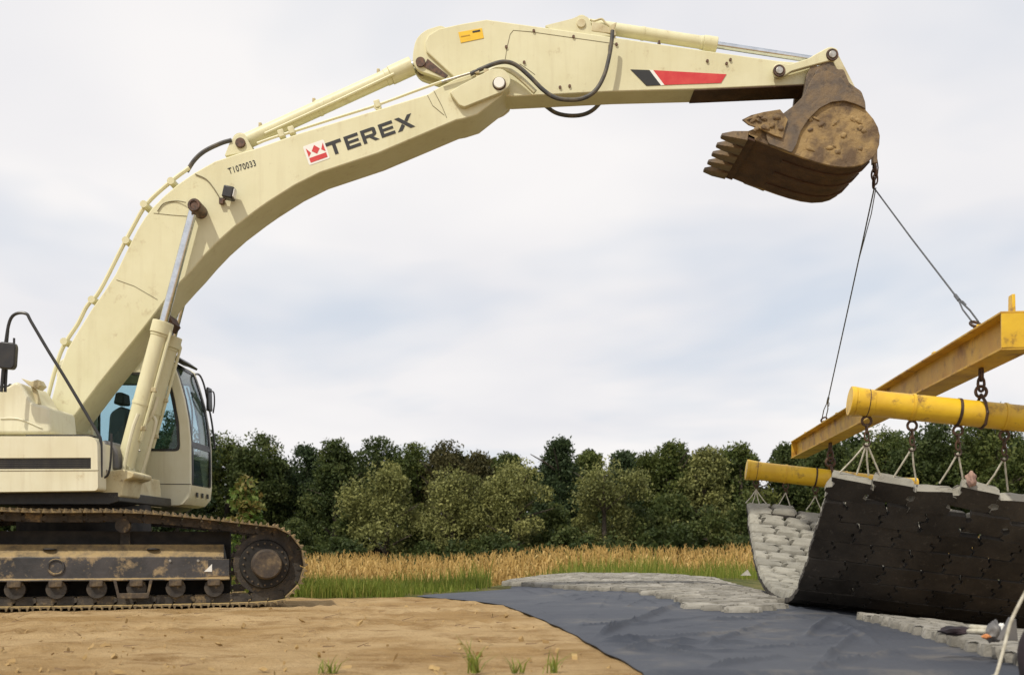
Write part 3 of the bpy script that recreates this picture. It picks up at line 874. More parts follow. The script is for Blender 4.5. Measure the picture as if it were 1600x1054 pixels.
EDGE = [block_mesh(80 + i, CONC, 'block', False, 1, 0.0, True) for i in range(3)]
HALFL = [block_mesh(95 + i, CONCL, 'block', True, 0, .008, False, ((.965, .95), (.92, .88))) for i in range(3)]

def place_block(meshes, parent, M):
    o = bpy.data.objects.new('block', rng.choice(meshes))
    flip = Matrix.Rotation(math.pi, 4, 'Z') if rng.random() < 0.0 else Matrix()
    return attach(o, parent, M @ flip)

def laid_mat(label, cat, x_of, cols, y0, y1, lift=0.03, cut=None):
    cx = x_of(y0) + cols * BW / 2
    root = empty('concrete_block_mat', (cx, y0, zt(cx, y0)))
    tag(root, label, 'block mat', 'interlocking concrete mats')
    y = y0; r = 0
    while y < y1:
        off = BW / 2 if r % 2 else 0
        ends = [((c_ + 0.5) * BW + off, 0) for c_ in range(cols - (r % 2))]
        if r % 2: ends = [(BW / 4, 1)] + ends + [(cols * BW - BW / 4, 1)]
        for xo, hf in ends:
            x = x_of(y) + xo + rng.uniform(-.004, .004)
            if cut and not cut(x, y): continue
            e = 0.05
            zc = zt(x, y)
            nrm = Vector((-(zt(x + e, y) - zt(x - e, y)) / (2 * e), -(zt(x, y + e) - zt(x, y - e)) / (2 * e), 1)).normalized()
            d = Vector((0.1, 1, 0)); xa = d.cross(nrm).normalized(); ya = nrm.cross(xa)
            M = Matrix((xa, ya, nrm)).transposed().to_4x4()
            M = M @ Matrix.Rotation(rng.gauss(0, 0.02), 4, 'X') @ Matrix.Rotation(rng.gauss(0, 0.02), 4, 'Y')
            M = Matrix.Translation((x, y, zc + lift + rng.uniform(0, 0.012))) @ M @ Matrix.Diagonal((1, 1, .6, 1))
            place_block(HALFL if hf else BLKL, root, M)
        y += BL + 0.002; r += 1
    return root
XB = lambda y: 2.10 + 0.1 * y
LEFT_EDGE = [(9.6, 2.0), (10.2, 1.88), (12.6, 1.90), (13.4, 1.66), (14.2, 1.15), (15.0, 0.62), (15.8, 0.15), (16.6, -0.1), (20, -0.1)]
RIGHT_EDGE = [(9.6, 2.45), (10.2, 2.62), (11.5, 2.95), (13, 3.3), (20, 4.2)]
laid_mat('laid mat of pale concrete blocks left of the hanging mat, along the dark sheet', 'mat', lambda y: XB(y) - 11.04 * BW, 11, 9.75, 17.2, lift=0.0, cut=lambda x, y: interp(LEFT_EDGE, y) < x < interp(RIGHT_EDGE, y))
laid_mat('laid concrete block mat farthest away, between the corn and the dark sheet', 'mat', lambda y: XB(y) - 11.04 * BW, 11, 17.425, 21.2, lift=0.0)
laid_mat('laid concrete block mat at lower right in front of the hanging mat', 'mat', lambda y: XB(y), 7, 3.6, 8.9, lift=0.01)
# ------------------------------------------------------------------ excavator
YC = 12.0                                   # centre plane of boom and stick
ex = empty('excavator', (-4.93, 11.83, 0))
tag(ex, 'large cream tracked excavator with raised boom holding a rusty bucket', 'excavator')
U = Matrix.Translation((-4.93, 11.83, 0)) @ Matrix.Rotation(R(15), 4, 'Z')      # undercarriage frame: x forward, y left

# --- tracks
def track_path():
    pts = []
    cF, rF = Vector((1.98, 0.45)), 0.405
    cR, rR = Vector((-1.98, 0.47)), 0.425
    pts += [Vector((-1.55, 0.035)), Vector((0, 0.028)), Vector((1.55, 0.035))]
    for k in range(13):
        a = R(-78 + k * 158 / 12)
        pts.append(cF + Vector((math.cos(a), math.sin(a))) * rF)
    pts += [Vector((1.1, 0.955)), Vector((0.55, 0.99)), Vector((-0.2, 0.985)), Vector((-0.9, 1.0)), Vector((-1.5, 0.955))]
    for k in range(13):
        a = R(98 + k * 160 / 12)
        pts.append(cR + Vector((math.cos(a), math.sin(a))) * rR)
    P = [p.to_3d() for p in pts]
    P = smooth_path(P + [P[0]], 8)
    return [Vector((p.x, p.y)) for p in P]
TP = track_path()
seglen = [(TP[i + 1] - TP[i]).length for i in range(len(TP) - 1)]
LT = sum(seglen)
NSH = round(LT / 0.192)
pitch = LT / NSH
def along(s):
    s = s % LT
    for i, l in enumerate(seglen):
        if s <= l:
            d = (TP[i + 1] - TP[i]); return TP[i] + d * (s / l), d.normalized()
        s -= l
    return TP[0], (TP[1] - TP[0]).normalized()
mb = MB()      # shoe: plate with three grousers, local x along travel, y across, -z outward
mb.box((0, 0, 0), (pitch * 0.94, 0.6, 0.016))
for gx in (-0.07, 0.0, 0.07):
    mb.add([(gx - .012, -.3, -.008), (gx + .012, -.3, -.008), (gx + .006, -.3, -.036), (gx - .006, -.3, -.036),
            (gx - .012, .3, -.008), (gx + .012, .3, -.008), (gx + .006, .3, -.036), (gx - .006, .3, -.036)],
           [(0, 1, 2, 3), (7, 6, 5, 4), (1, 5, 6, 2), (0, 3, 7, 4), (3, 2, 6, 7)])
shoe_src = mb.build('shoe', SHOE, None, center=False, smooth=0)
shoe_me = shoe_src.data
bpy.data.objects.remove(shoe_src)
for side, w in ((0, -1.3), (1, 1.3)):
    # chain of link pairs
    mb = MB()
    for k in range(NSH):
        p, d = along(k * pitch)
        nrm = Vector((-d.y, d.x))            # inward
        X = Vector((d.x, 0, d.y)); Zv = Vector((nrm.x, 0, nrm.y))
        rot = Matrix((X, Vector((0, 1, 0)), Zv)).transposed()
        for yy in (-0.085, 0.085):
            c = Vector((p.x, w + yy, p.y)) + Zv * 0.055 + X * 0.01
            mb.box(c, (pitch * 0.86, 0.04, 0.085), 0, rot)
        c = Vector((p.x, w, p.y)) + Zv * 0.06 - X * pitch * 0.5
        mb.cyl(c - Vector((0, .115, 0)), c + Vector((0, .115, 0)), 0.028, 8)
    belt = mb.build('track_belt', IRON, ex, U, center=True)
    for k in range(NSH):
        p, d = along(k * pitch)
        nrm = Vector((-d.y, d.x))
        X = Vector((d.x, 0, d.y)); Zv = Vector((nrm.x, 0, nrm.y)); Yv = Zv.cross(X)
        rot = Matrix((X, Yv, Zv)).transposed().to_4x4()
        o = bpy.data.objects.new('shoe', shoe_me)
        attach(o, belt, U @ Matrix.Translation((p.x, w, p.y)) @ rot)
    # frame
    sgn = -1 if side == 0 else 1
    yo = w + sgn * 0.17; yi = w - sgn * 0.2; ym = w + sgn * 0.02
    prof = [(yo, 0.285), (yo + sgn * 0.03, 0.285), (yo + sgn * 0.03, 0.305), (yo, 0.31), (yo, 0.53), (yo - sgn * 0.02, 0.55), (ym, 0.66), (yi, 0.66), (yi, 0.285)]
    mb = MB(); n = len(prof)
    u0, u1 = -1.72, 1.62
    vs = [(u0, a, b) for a, b in prof] + [(u1 - (0.06 if b > 0.5 else 0), a, b) for a, b in prof]
    mb.add(vs, [tuple(range(n)), tuple(range(n, 2 * n))[::-1]] + [(i, (i + 1) % n, n + (i + 1) % n, n + i) for i in range(n)])
    fr = mb.build('track_frame', FRAMEP, ex, U, bevel=0.008)
    mb = MB(); mb.span(1.40, 1.615, min(yo, yo + sgn * .006), max(yo, yo + sgn * .006), 0.33, 0.505); mb.build('end_plate', FRAMEP, fr, U, bevel=0.002)
    mb = MB(); mb.span(-1.75, 1.62, min(yi, yi + sgn * .03), max(yi, yi + sgn * .03), .10, .80); mb.build('gloom_plate', GLOOM, fr, U)  # added black plate, blocks the daylight between rollers to keep the interior dark
    if side == 0:
        mb = MB(); a0 = yo - 0.010
        mb.prism([(1.36, .375), (1.44, .375), (1.44, .455)], a0, a0 + 0.004); mb.build('warning_decal', WHITE, fr, U)
        mb = MB(); mb.ring((-.08, yo - 0.002, .43), (0, 1, 0), .075, .012, 20, 6); mb.build('cover_ring', FRAMEP, fr, U)
        mb = MB(); mb.span(-2.0 + .28, -1.30, yo - 0.014, yo - 0.002, .36, .50); mb.build('adjuster_cover', BLACK, fr, U, bevel=0.003)
        for uu in (-1.2, -0.15, 0.85):
            mb = MB(); mb.cyl((uu, yo + .07, .600), (uu, yo + .072, .612), .065, 16); mb.build('drain_hole', BLACK, fr, U @ Matrix.Identity(4))
        for uu in (-1.28, 1.02, 1.30):
            mb = MB(); mb.cyl((uu, yo - .012, .49), (uu, yo + .01, .49), .014, 8); mb.build('bolt', PIN, fr, U)
    # rollers
    for i in range(9):
        uu = -1.62 + i * 0.385
        mb = MB()
        mb.cyl((uu, w - .14, .205), (uu, w + .14, .205), .085, 18)
        mb.cyl((uu, w + sgn * .14, .205), (uu, w + sgn * .165, .205), .10, 18)
        ro = mb.build('track_roller', IRON, fr, U, bevel=0.004)
        mb = MB(); mb.box((uu, w + sgn * .185, .262), (.13, .05, .075)); mb.build('roller_bracket', HUB, fr, U, bevel=0.012)
    for uu in (-1.30, 0.66):
        mb = MB(); a0, a1 = sorted((w + sgn * .19, w + sgn * .215))
        mb.prism([(uu - .19, .29), (uu - .16, .29), (uu - .135, .16), (uu + .135, .16), (uu + .16, .29), (uu + .19, .29), (uu + .15, .105), (uu - .15, .105)], a0, a1)
        mb.build('roller_guard', HUB, fr, U, bevel=0.004)
    for uu in (-0.75, 0.55):
        mb = MB(); mb.cyl((uu, w - .12, .855), (uu, w + .12, .855), .075, 18); mb.box((uu, w - sgn * .16, .76), (.1, .06, .22)); mb.build('carrier_roller', IRON, fr, U)
    # front wheel with bolted drum
    for uu, zz_, rr in ((1.98, .45, .325), (-1.98, .47, .345)):
        mb = MB(); c = Vector((uu, w, zz_))
        mb.cyl(c - Vector((0, .10, 0)), c + Vector((0, .10, 0)), rr, 40)
        for k in range(22):
            a = 2 * math.pi * k / 22
            mb.box(c + Vector((math.cos(a), 0, math.sin(a))) * (rr + .012), (.045, .07, .05), 0, Matrix.Rotation(-a, 3, 'Y'))
        sp = mb.build('sprocket', IRON, ex, U, bevel=0.0)
        mb = MB(); mb.cyl(c + Vector((0, sgn * .08, 0)), c + Vector((0, sgn * .17, 0)), .27, 40, r1=.25); mb.build('sprocket_flange', GLOOM, sp, U)
        mb = MB(); mb.cyl(c + Vector((0.02, sgn * .16, 0.0)), c + Vector((0.02, sgn * .285, 0.0)), .165, 40, r1=.150); mb.build('hub_cover', HUB, sp, U, bevel=0.01)
        for k in range(20):
            a = 2 * math.pi * k / 20
            q = c + Vector((math.cos(a), 0, math.sin(a))) * .222
            mb = MB(); mb.cyl(q + Vector((0, sgn * .165, 0)), q + Vector((0, sgn * .185, 0)), .011, 6); mb.build('bolt', HUB, sp, U)
# car body between the tracks
mb = MB(); mb.span(-1.0, 1.0, -.75, .75, .30, .80)
for sx in (-1, 1):
    for sy in (-1, 1):
        mb.add([(sx * .5, sy * .5, .45), (sx * 1.0, sy * .45, .45), (sx * 1.35, sy * 1.12, .40), (sx * .85, sy * 1.12, .40),
                (sx * .5, sy * .5, .78), (sx * 1.0, sy * .45, .78), (sx * 1.35, sy * 1.12, .62), (sx * .85, sy * 1.12, .62)],
               [(0, 1, 2, 3), (4, 7, 6, 5), (0, 4, 5, 1), (1, 5, 6, 2), (2, 6, 7, 3), (3, 7, 4, 0)])
mb.build('car_body', GLOOM, ex, U)
mb = MB(); mb.cyl((0, 0, .78), (0, 0, 1.17), .72, 48); mb.build('swing_ring', GLOOM, ex, U)

# --- upper structure
mb = MB(); mb.px([(-420, 770), (205, 770), (205, 785), (190, 790), (-420, 790)], 11.3, 10.95, 13.45); mb.build('upper_frame', BLACK, ex, bevel=0.01)
# right side box with recessed black vent strip
box_o = rounded([(-230, 681), (152, 681), (153, 766), (-230, 771)], [2, 17, 7, 4], 6)
mb = MB(); mb.px(box_o, 10.62, 10.664, 10.84)
mb.px(box_o, 10.62, 10.62, 10.660, holes=[[(-190, 716), (142, 714.5), (142, 732), (-190, 733)]])
sb = mb.build('side_box', CREAM2, ex, bevel=0.012, seg=3)
mb = MB(); mb.px([(-189, 717), (141, 715.5), (141, 731), (-189, 732)], 10.62, 10.646, 10.656); mb.build('vent_strip', BLACK, sb)
for k in range(4):
    mb = MB(); yy = 718.5 + k * 3.4
    mb.px([(-188, yy + .2), (140, yy - .2), (140, yy + 1.2), (-188, yy + 1.6)], 10.62, 10.637, 10.644); mb.build('vent_slat', RUBBER, sb)
mb = MB(); mb.px([(-230, 735.4), (154.5, 734), (154.5, 735), (-230, 736.4)], 10.62, 10.616, 10.6195); mb.build('door_seam', SEAL, sb)
mb = MB(); mb.px([(36, 677.5), (138, 677.5), (142, 680.6), (36, 680.6)], 10.62, 10.68, 10.83); mb.build('step_mat', RUBBER, sb)
# hood, counterweight
mb = MB(); mb.px(rounded([(-300, 628), (-140, 612), (26, 610), (44, 600), (54, 612), (66, 634), (92, 640), (96, 681), (-300, 681)], 7, 4), 11.2, 10.95, 11.62); hood = mb.build('hood', CREAM2, ex, bevel=0.03, seg=3)
mb = MB(); mb.px([(-300, 631), (4, 612), (4, 681), (-300, 681)], 11.2, 12.4, 13.4); mb.build('hood', CREAM2, ex, bevel=0.03, seg=3)
mb = MB(); mb.px([(-300, 618), (-90, 618), (-90, 681), (-300, 681)], 11.2, 11.60, 12.42); mb.build('hood', CREAM2, ex, bevel=0.02)
mb = MB(); mb.px([(9.2, 612), (10.6, 612), (5, 681), (3.6, 681)], 11.2, 10.944, 10.949); mb.build('hood_seam', SEAL, hood)
mb = MB(); mb.tube(smooth_path([pp(0, 653, 10.94), pp(30, 654, 10.94), pp(65, 668, 10.94)], 5), .006, 6); mb.build('hood_crease', CREAM2, hood)
mb = MB(); mb.px([(46, 595), (62, 600), (72, 597), (77, 606), (70, 612), (58, 606)], 11.2, 11.0, 11.15); mb.px([(58, 606), (66, 612), (72, 634), (66, 634)], 11.2, 11.05, 11.1); mb.build('hood_bracket', CREAMD, ex, bevel=0.006)
mb = MB(); mb.px([(2, 608), (28, 607), (32, 604), (31, 612), (2, 612)], 11.2, 10.96, 11.1); mb.build('handrail_foot', BLACK, ex, bevel=0.004)
cwx = pp(-300, 0, 11.2).x
mb = MB(); mb.prism(rounded([(cwx, 1.12), (cwx, 2.28), (cwx - .45, 2.28), (cwx - .75, 2.1), (cwx - .8, 1.3), (cwx - .6, 1.12)], .12, 4), 10.7, 13.4); mb.build('counterweight', CREAM2, ex, bevel=0.06, seg=3)
# boom foot brackets
for y0 in (11.50, 12.36):
    mb = MB(); mb.px(rounded([(70, 690), (71, 655), (77, 643), (90, 642), (96, 655), (100, 690)], 5), 11.5, y0, y0 + .10); mb.build('boom_bracket', CREAM2, ex, bevel=0.008)
mb = MB(); c0 = pp(86, 663, 11.5); mb.cyl((c0.x, 11.44, c0.z), (c0.x, 12.52, c0.z), .055, 24); mb.build('boom_foot_pin', CREAM, ex)

# --- boom
BOOM = [(72, 672), (78, 632), (90, 585), (104, 546), (124, 513), (144, 481), (162, 456), (180, 428), (196, 395), (213, 361), (225, 341), (238, 324), (256, 306), (276, 289), (303, 270), (335, 252), (370, 240), (395, 233),
        (470, 207), (590, 171), (668, 147), (684, 137), (710, 124), (743, 113), (770, 109), (786, 113), (796, 124), (797, 137), (784, 149), (746, 179), (724, 186), (713, 188),
        (590, 240), (500, 270), (460, 290), (419, 316), (399, 330), (366, 355), (339, 379), (318, 401), (299, 423), (283, 440), (266, 459), (222, 516), (156, 598), (111, 657), (100, 678), (86, 684)]
mb = MB()
mb.px([p for p in BOOM], 11.7, 11.7, 12.26)
boom = mb.build('boom', CREAM, ex, bevel=0.014, seg=2, smooth=30)
mb = MB(); mb.px(rounded([(703, 148), (718, 138), (770, 111), (788, 112), (798, 124), (797, 138), (786, 147), (726, 171), (718, 168)], [2, 2, 6, 8, 8, 8, 4, 2, 2]), 11.7, 11.635, 11.699); mb.build('pivot_doubler', CREAM, boom, bevel=0.008)
mb = MB(); mb.px(rounded([(703, 148), (718, 138), (770, 111), (788, 112), (798, 124), (797, 138), (786, 147), (726, 171), (718, 168)], 4), 11.7, 12.261, 12.32); mb.build('pivot_doubler', CREAM, boom, bevel=0.008)
c0 = pp(780, 130, 11.62)
mb = MB(); mb.cyl((c0.x, 11.60, c0.z), (c0.x, 12.4, c0.z), .062, 28); mb.build('stick_pivot_pin', WHITE, boom, bevel=0.006)
mb = MB(); mb.ring((c0.x, 11.634, c0.z), (0, 1, 0), .066, .012, 28, 6); mb.build('pin_collar', DARKPIN, boom)
# boom crease plates and welds
for a in ([(678, 142), (690, 165), (698, 184)], [(182, 437), (210, 447), (246, 468)], [(240, 333), (268, 336), (296, 338)], [(668, 149), (676, 165), (694, 180)]):
    mb = MB(); mb.tube([pp(x, y, 11.698) for x, y in a], .0035, 6); mb.build('weld_seam', SEAL, boom)
# lettering on the boom: T E R E X, cap height 22 px along a 19.3 degree baseline
LB = Vector((530.0, 239.5)); ang = R(19.4)
EX_ = Vector((math.cos(ang), -math.sin(ang))); EU = Vector((-math.sin(ang), -math.cos(ang)))
def lp(a, b): 
    p = LB + EX_ * a + EU * b
    return (p.x, p.y)
def rect(a0, a1, b0, b1): return [(a0, b0), (a1, b0), (a1, b1), (a0, b1)]
Hc, sw = 21.5, 5.2
def L_T(x): return [rect(x - 8, x + 17, Hc - sw, Hc), rect(x + 1.6, x + 7.4, 0, Hc - sw)], 0
def L_E(x): return [rect(x, x + 5.6, 0, Hc), rect(x + 5.6, x + 23, 0, 4.8), rect(x + 5.6, x + 22, 8.6, 12.8), rect(x + 5.6, x + 23, Hc - 4.8, Hc)], 0
def L_R(x): return [rect(x, x + 5.6, 0, Hc), rect(x + 5.6, x + 19, Hc - 4.8, Hc), rect(x + 5.6, x + 19, 7.4, 11.8), [(x + 19, Hc), (x + 19, Hc - 4.8), (x + 18.2, Hc - 6), (x + 18.2, 12.8), (x + 19, 11.8), (x + 19, 7.4), (x + 21.5, 8.2), (x + 24, 10.6), (x + 24, Hc - 2.6), (x + 22.4, Hc - .6)], [(x + 11, 7.4), (x + 17, 7.4), (x + 25.5, 0), (x + 18.5, 0)]], 0
def L_X(x): return [[(x, Hc), (x + 7.4, Hc), (x + 27.5, 0), (x + 20, 0)], [(x - 1, 0), (x + 6.5, 0), (x + 12.6, 6.2), (x + 9.0, 10.6)], [(x + 21, Hc), (x + 28, Hc), (x + 18.4, 11.2), (x + 14.6, 14.4)]], 0
for fn, x0 in ((L_T, -8), (L_E, 14), (L_R, 41.5), (L_E, 71), (L_X, 98.5)):
    mb = MB()
    for k, poly in enumerate(fn(x0)[0]):
        mb.px([lp(a, b) for a, b in poly], 11.7, 11.6955, 11.6985)
    mb.build('letter', INK, boom, smooth=0)
# crown badge
LBo = LB; LB = Vector((483.5, 257.5)); 
mb = MB(); mb.px(rounded([lp(-.5, -1), lp(34, -1), lp(34, 30), lp(-.5, 30)], 2.5, 3), 11.7, 11.6965, 11.6988); badge = mb.build('badge', WHITE, boom, smooth=0)
for poly in ([(3, 2), (31, 2), (31, 9.5), (3, 9.5)], [(3, 11.2), (8.6, 16.5), (3, 25.5)], [(31, 11.2), (25.4, 16.5), (31, 25.5)], [(17, 12), (23.6, 18.6), (17, 26.5), (10.4, 18.6)], [(4.6, 10.3), (15.6, 10.3), (9.7, 16)], [(29.4, 10.3), (18.4, 10.3), (24.3, 16)]):
    if poly[0][1] == 10.3: continue
    mb = MB(); mb.px([lp(a, b) for a, b in poly], 11.7, 11.6942, 11.6962); mb.build('crown_mark', RED, badge, smooth=0)
LB = LBo
def text_part(body, px_pos, size_px, ang_deg, Y, mat_, parent, name, squeeze=1.0):
    cu = bpy.data.curves.new(name, 'FONT'); cu.body = body; cu.size = 1.0; cu.offset = 0.012; cu.extrude = 0.0; cu.space_character = 1.12
    to = bpy.data.objects.new(name, cu); COL.objects.link(to)
    dg = bpy.context.evaluated_depsgraph_get()
    me = bpy.data.meshes.new_from_object(to.evaluated_get(dg))
    bpy.data.objects.remove(to)
    s = size_px / FPX * Y
    p = pp(*px_pos, Y)
    Mx = Matrix.Translation((p.x, Y, p.z)) @ Matrix.Rotation(-R(ang_deg), 4, 'Y') @ Matrix.Rotation(R(90), 4, 'X') @ Matrix.Diagonal((s * squeeze, s, 1, 1))
    me.transform(Mx)
    me.materials.clear(); me.materials.append(mat_)
    o = bpy.data.objects.new(name, me)
    attach(o, parent, Matrix())
    return o
text_part('T1070033', (358, 272), 13.5, 17.5, 11.696, INK, boom, 'serial_number', 0.74)
# work lamp on the boom side
p = pp(359, 303, 11.6)
mb = MB(); mb.box((p.x, 11.58, p.z), (.12, .14, .135), 0, Matrix.Rotation(R(12), 3, 'Y')); wl_ = mb.build('work_lamp', BLACK, boom, bevel=0.015)
mb = MB(); mb.box((p.x + .062, 11.57, p.z - .01), (.012, .10, .09), 0, Matrix.Rotation(R(12), 3, 'Y')); mb.build('lamp_lens', WHITE, wl_, bevel=0.003)
q = pp(346, 314, 11.66); mb = MB(); mb.box((q.x, 11.67, q.z), (.05, .05, .07)); mb.tube([q, pp(356, 310, 11.64)], .012, 6); mb.build('lamp_bracket', DARKPIN, boom, bevel=0.004)
mb = MB(); mb.tube(smooth_path([pp(305, 272, 11.69), pp(322, 280, 11.69), pp(334, 294, 11.685), pp(345, 312, 11.68)], 5), .006, 6); mb.build('lamp_cable', SEAL, boom)
mb = MB(); mb.tube(smooth_path([pp(246, 330, 11.69), pp(256, 318, 11.69), pp(275, 314, 11.69), pp(294, 317, 11.66)], 5), .006, 6); mb.build('grease_line', SEAL, boom)
# pipes over the back of the boom
def pxpath(l, Y, n=5): return smooth_path([pp(x, y, Y) for x, y in l], n)
for dy, col in ((11.78, CREAM), (11.86, CREAM), (12.14, CREAM)):
    mb = MB(); mb.tube(pxpath([(70, 640), (84, 585), (98, 543), (122, 505), (136, 478), (156, 454), (190, 388), (206, 358), (230, 318), (268, 283), (296, 262)], dy), .024, 8); mb.build('boom_pipe', col, boom)
for x, y in ((147, 470), (200, 378), (270, 286), (104, 535), (228, 322)):
    p = pp(x, y, 11.8); mb = MB(); mb.cyl((p.x, 11.72, p.z), (p.x, 12.2, p.z), .042, 10); mb.build('pipe_clamp', CREAM, boom)
for dy in (11.8, 11.88, 12.12):
    mb = MB(); mb.tube(pxpath([(292, 268), (304, 250), (320, 236), (345, 224), (362, 219)], dy), .026, 8); mb.build('boom_hose', HOSE, boom)
for dy in (11.76, 11.83):
    mb = MB(); mb.tube(pxpath([(402, 224), (430, 214), (460, 205), (520, 186), (590, 164), (650, 142), (700, 124)], dy), .016, 8); mb.build('boom_pipe', CREAM, boom)
for x, y in ((440, 210), (456, 205), (590, 164)):
    p = pp(x, y, 11.78); mb = MB(); mb.box((p.x, 11.8, p.z), (.07, .13, .09), 0, Matrix.Rotation(R(-17), 3, 'Y')); mb.build('pipe_clamp', CREAM, boom, bevel=0.01)
p = pp(589, 163, 11.7); mb = MB(); mb.ring((p.x, 11.75, p.z), (0, 1, 0), .036, .010, 16, 6); mb.build('lifting_eye', CREAM, boom)

# --- boom cylinders
def hydraulic(name, a, b, frac, rb, rr, parent=ex, gland=0.12, steps=True):
    a, b = Vector(a), Vector(b); d = (b - a); Ld = d.length; d.normalize()
    e = a + d * Ld * frac
    mb = MB(); mb.cyl(a + d * .05, e, rb, 28); mb.cyl(a - Vector((0, rb * .9, 0)), a + Vector((0, rb * .9, 0)), rb * 1.05, 24)
    bar = mb.build(name, CREAM, parent)
    mb = MB(); mb.cyl(e - d * gland, e + d * .02, rb * 1.2, 28); mb.cyl(e - d * gland * 1.25, e - d * gland, rb * 1.08, 28); mb.build('gland_collar', CREAM, bar, bevel=0.006)
    mb = MB(); mb.cyl(e, b - d * .06, rr, 24); mb.build('rod', CHROME, bar)
    mb = MB(); mb.cyl(b - Vector((0, rb * .8, 0)), b + Vector((0, rb * .8, 0)), rr * 1.5, 24); mb.build('rod_eye', CREAM, bar)
    mb = MB(); mb.cyl(a + d * Ld * frac * .45, a + d * (Ld * frac * .45 + .035), rb * 1.07, 28); mb.build('band', CREAM, bar)
    return bar, d, e
top = pp(304, 321, 11.58); base = pp(193, 736, 11.58)
for Y in (11.58, 12.375):
    dx_ = 0 if Y < 12 else -.16
    a = Vector((base.x + dx_, Y, base.z)); b = Vector((top.x + dx_, Y, top.z))
    bar, d, e = hydraulic('boom_cylinder', a, b, 0.555, .098, .048)
    s = -1 if Y < 12 else 1
    side = Vector((0.11, s * .03, 0))
    mb = MB(); mb.tube([a + d * .35 + side, a + d * .75 + side * 1.05, e - d * .12 + side * 1.1, e - d * .02 + side * .6], .020, 8); mb.build('feed_pipe', CREAM, bar)
    for t in (.5, .95):
        q = a + d * t + side * .9; mb = MB(); mb.box(q, (.08, .06, .05)); mb.build('pipe_clamp', CREAMD, bar, bevel=0.006)
p = pp(304, 321, 11.46)
mb = MB(); mb.cyl((p.x, 11.44, p.z), (p.x, 12.48, p.z), .075, 28); mb.build('cylinder_pin', DARKPIN, boom, bevel=0.01)
mb = MB(); mb.ring((p.x, 11.445, p.z), (0, 1, 0), .055, .02, 24, 6); mb.build('pin_collar', DARKPIN, boom)
mb = MB(); mb.px([(258, 500), (270, 495), (276, 508), (268, 518), (256, 512)], 12.0, 11.85, 12.15); mb.build('cylinder_stop', RUST, boom)
# hose loops beside the cylinder feet
for l, Y in (([(216, 646), (208, 668), (200, 700), (192, 738)], 11.44), ([(226, 668), (232, 652), (240, 652), (243, 662), (236, 690), (226, 724), (220, 742)], 11.7), ([(212, 646), (222, 660), (232, 655), (240, 640), (246, 620)], 11.62)):
    mb = MB(); mb.tube(pxpath(l, Y), .022, 8); mb.build('feed_hose', CREAM2, ex)
for l, Y in (([(215, 680), (210, 705), (203, 735)], 11.8), ([(209, 700), (219, 704)], 11.8)):
    mb = MB(); mb.tube([pp(x, y, Y) for x, y in l], .014, 6); mb.build('pipe_stay', PIN, ex)
mb = MB(); mb.px([(-230, 690), (150, 690), (150, 766), (-230, 770)], 10.9, 10.845, 11.9); mb.build('deck_side', CREAM2, ex)
mb = MB(); mb.px(rounded([(160, 735), (160, 700), (168, 688), (182, 692), (191, 706), (192, 735)], 6), 11.5, 11.35, 11.75); mb.build('valve_guard', GREYP, ex, bevel=0.03)
mb = MB(); mb.px(rounded([(154, 766), (162, 748), (182, 738), (205, 735), (223, 741), (221, 748), (207, 752), (203, 776), (190, 781), (178, 772)], 3), 11.2, 10.95, 11.5); mb.build('step_plate', CREAMD, ex, bevel=0.01)
mb = MB(); mb.px(rounded([(190, 785), (203, 745), (212, 742), (216, 790)], 3), 11.6, 11.55, 12.4); mb.build('front_frame', CREAMD, ex, bevel=0.01)
mb = MB(); mb.cyl(pp(166, 738, 10.9), pp(166, 738, 10.96), .035, 16); mb.build('filler_cap', PIN, ex, bevel=0.004)
# --- handrail and mirrors
mb = MB(); mb.tube(smooth_path([pp(x, y, 10.72) for x, y in ((2, 612), (5, 575), (9, 535), (15, 502), (25, 490), (41, 490), (49, 503), (75, 547), (104, 594), (150, 672), (157, 686), (158, 705), (158, 745))], 4), .017, 8); hr = mb.build('handrail', BLACK, ex)
mb = MB(); mb.tube([pp(8, 612, 10.75), pp(10, 575, 10.75)], .016, 8); mb.tube([pp(5, 600, 10.74), pp(13, 515, 10.74)], .012, 8); mb.build('mirror_post', BLACK, hr)
mb = MB(); mb.px(rounded([(3, 540), (8, 536), (29, 538), (31, 544), (29, 574), (25, 579), (4, 577)], 3), 10.7, 10.60, 10.68); mi_ = mb.build('mirror', BLACK, ex, bevel=0.012)
mb = MB(); mb.tube([pp(22, 528, 10.65), pp(22, 540, 10.65)], .012, 8); mb.build('mirror_stud', BLACK, mi_)
mb = MB(); mb.tube(smooth_path([pp(x, y, 10.8) for x, y in ((174, 677), (174, 700), (172, 728), (168, 742), (159, 748), (154, 754))], 4), .012, 8); mb.build('grab_rail', BLACK, ex)

# --- cab on the far side
y0c, y1c = 12.62, 13.52
CABP = [(88, 788), (88, 566), (100, 559), (262, 559), (270, 564), (279, 590), (288, 622), (294, 655), (297.5, 690), (298, 735), (298, 757), (296, 776), (287, 787), (274, 790)]
WIN = rounded([(236, 704), (250, 640), (259, 580), (264, 580), (271, 612), (278, 655), (282, 705)], [4, 4, 3, 3, 4, 4, 6], 4)
WIN2 = rounded([(108, 700), (108, 585), (250, 580), (240, 630), (228, 702)], 5, 4)
WINN = rounded([(108, 704), (108, 582), (262, 582), (272, 622), (279, 660), (281, 704)], [6, 6, 4, 4, 4, 8], 4)
mb = MB(); mb.px(CABP, y0c, y0c, y0c + .05, holes=[WINN])
cab = mb.build('cab', CREAM2, ex, bevel=0.012, seg=2)
mb = MB(); mb.px(CABP, y0c, y1c - .05, y1c, holes=[WINN]); mb.build('cab_side', CREAM2, cab, bevel=0.012)
mb = MB(); mb.px([(88, 758), (298, 757), (296, 776), (287, 787), (274, 790), (88, 788)], y0c, y0c + .051, y1c - .051); mb.build('cab_base', CREAM2, cab, bevel=0.0)
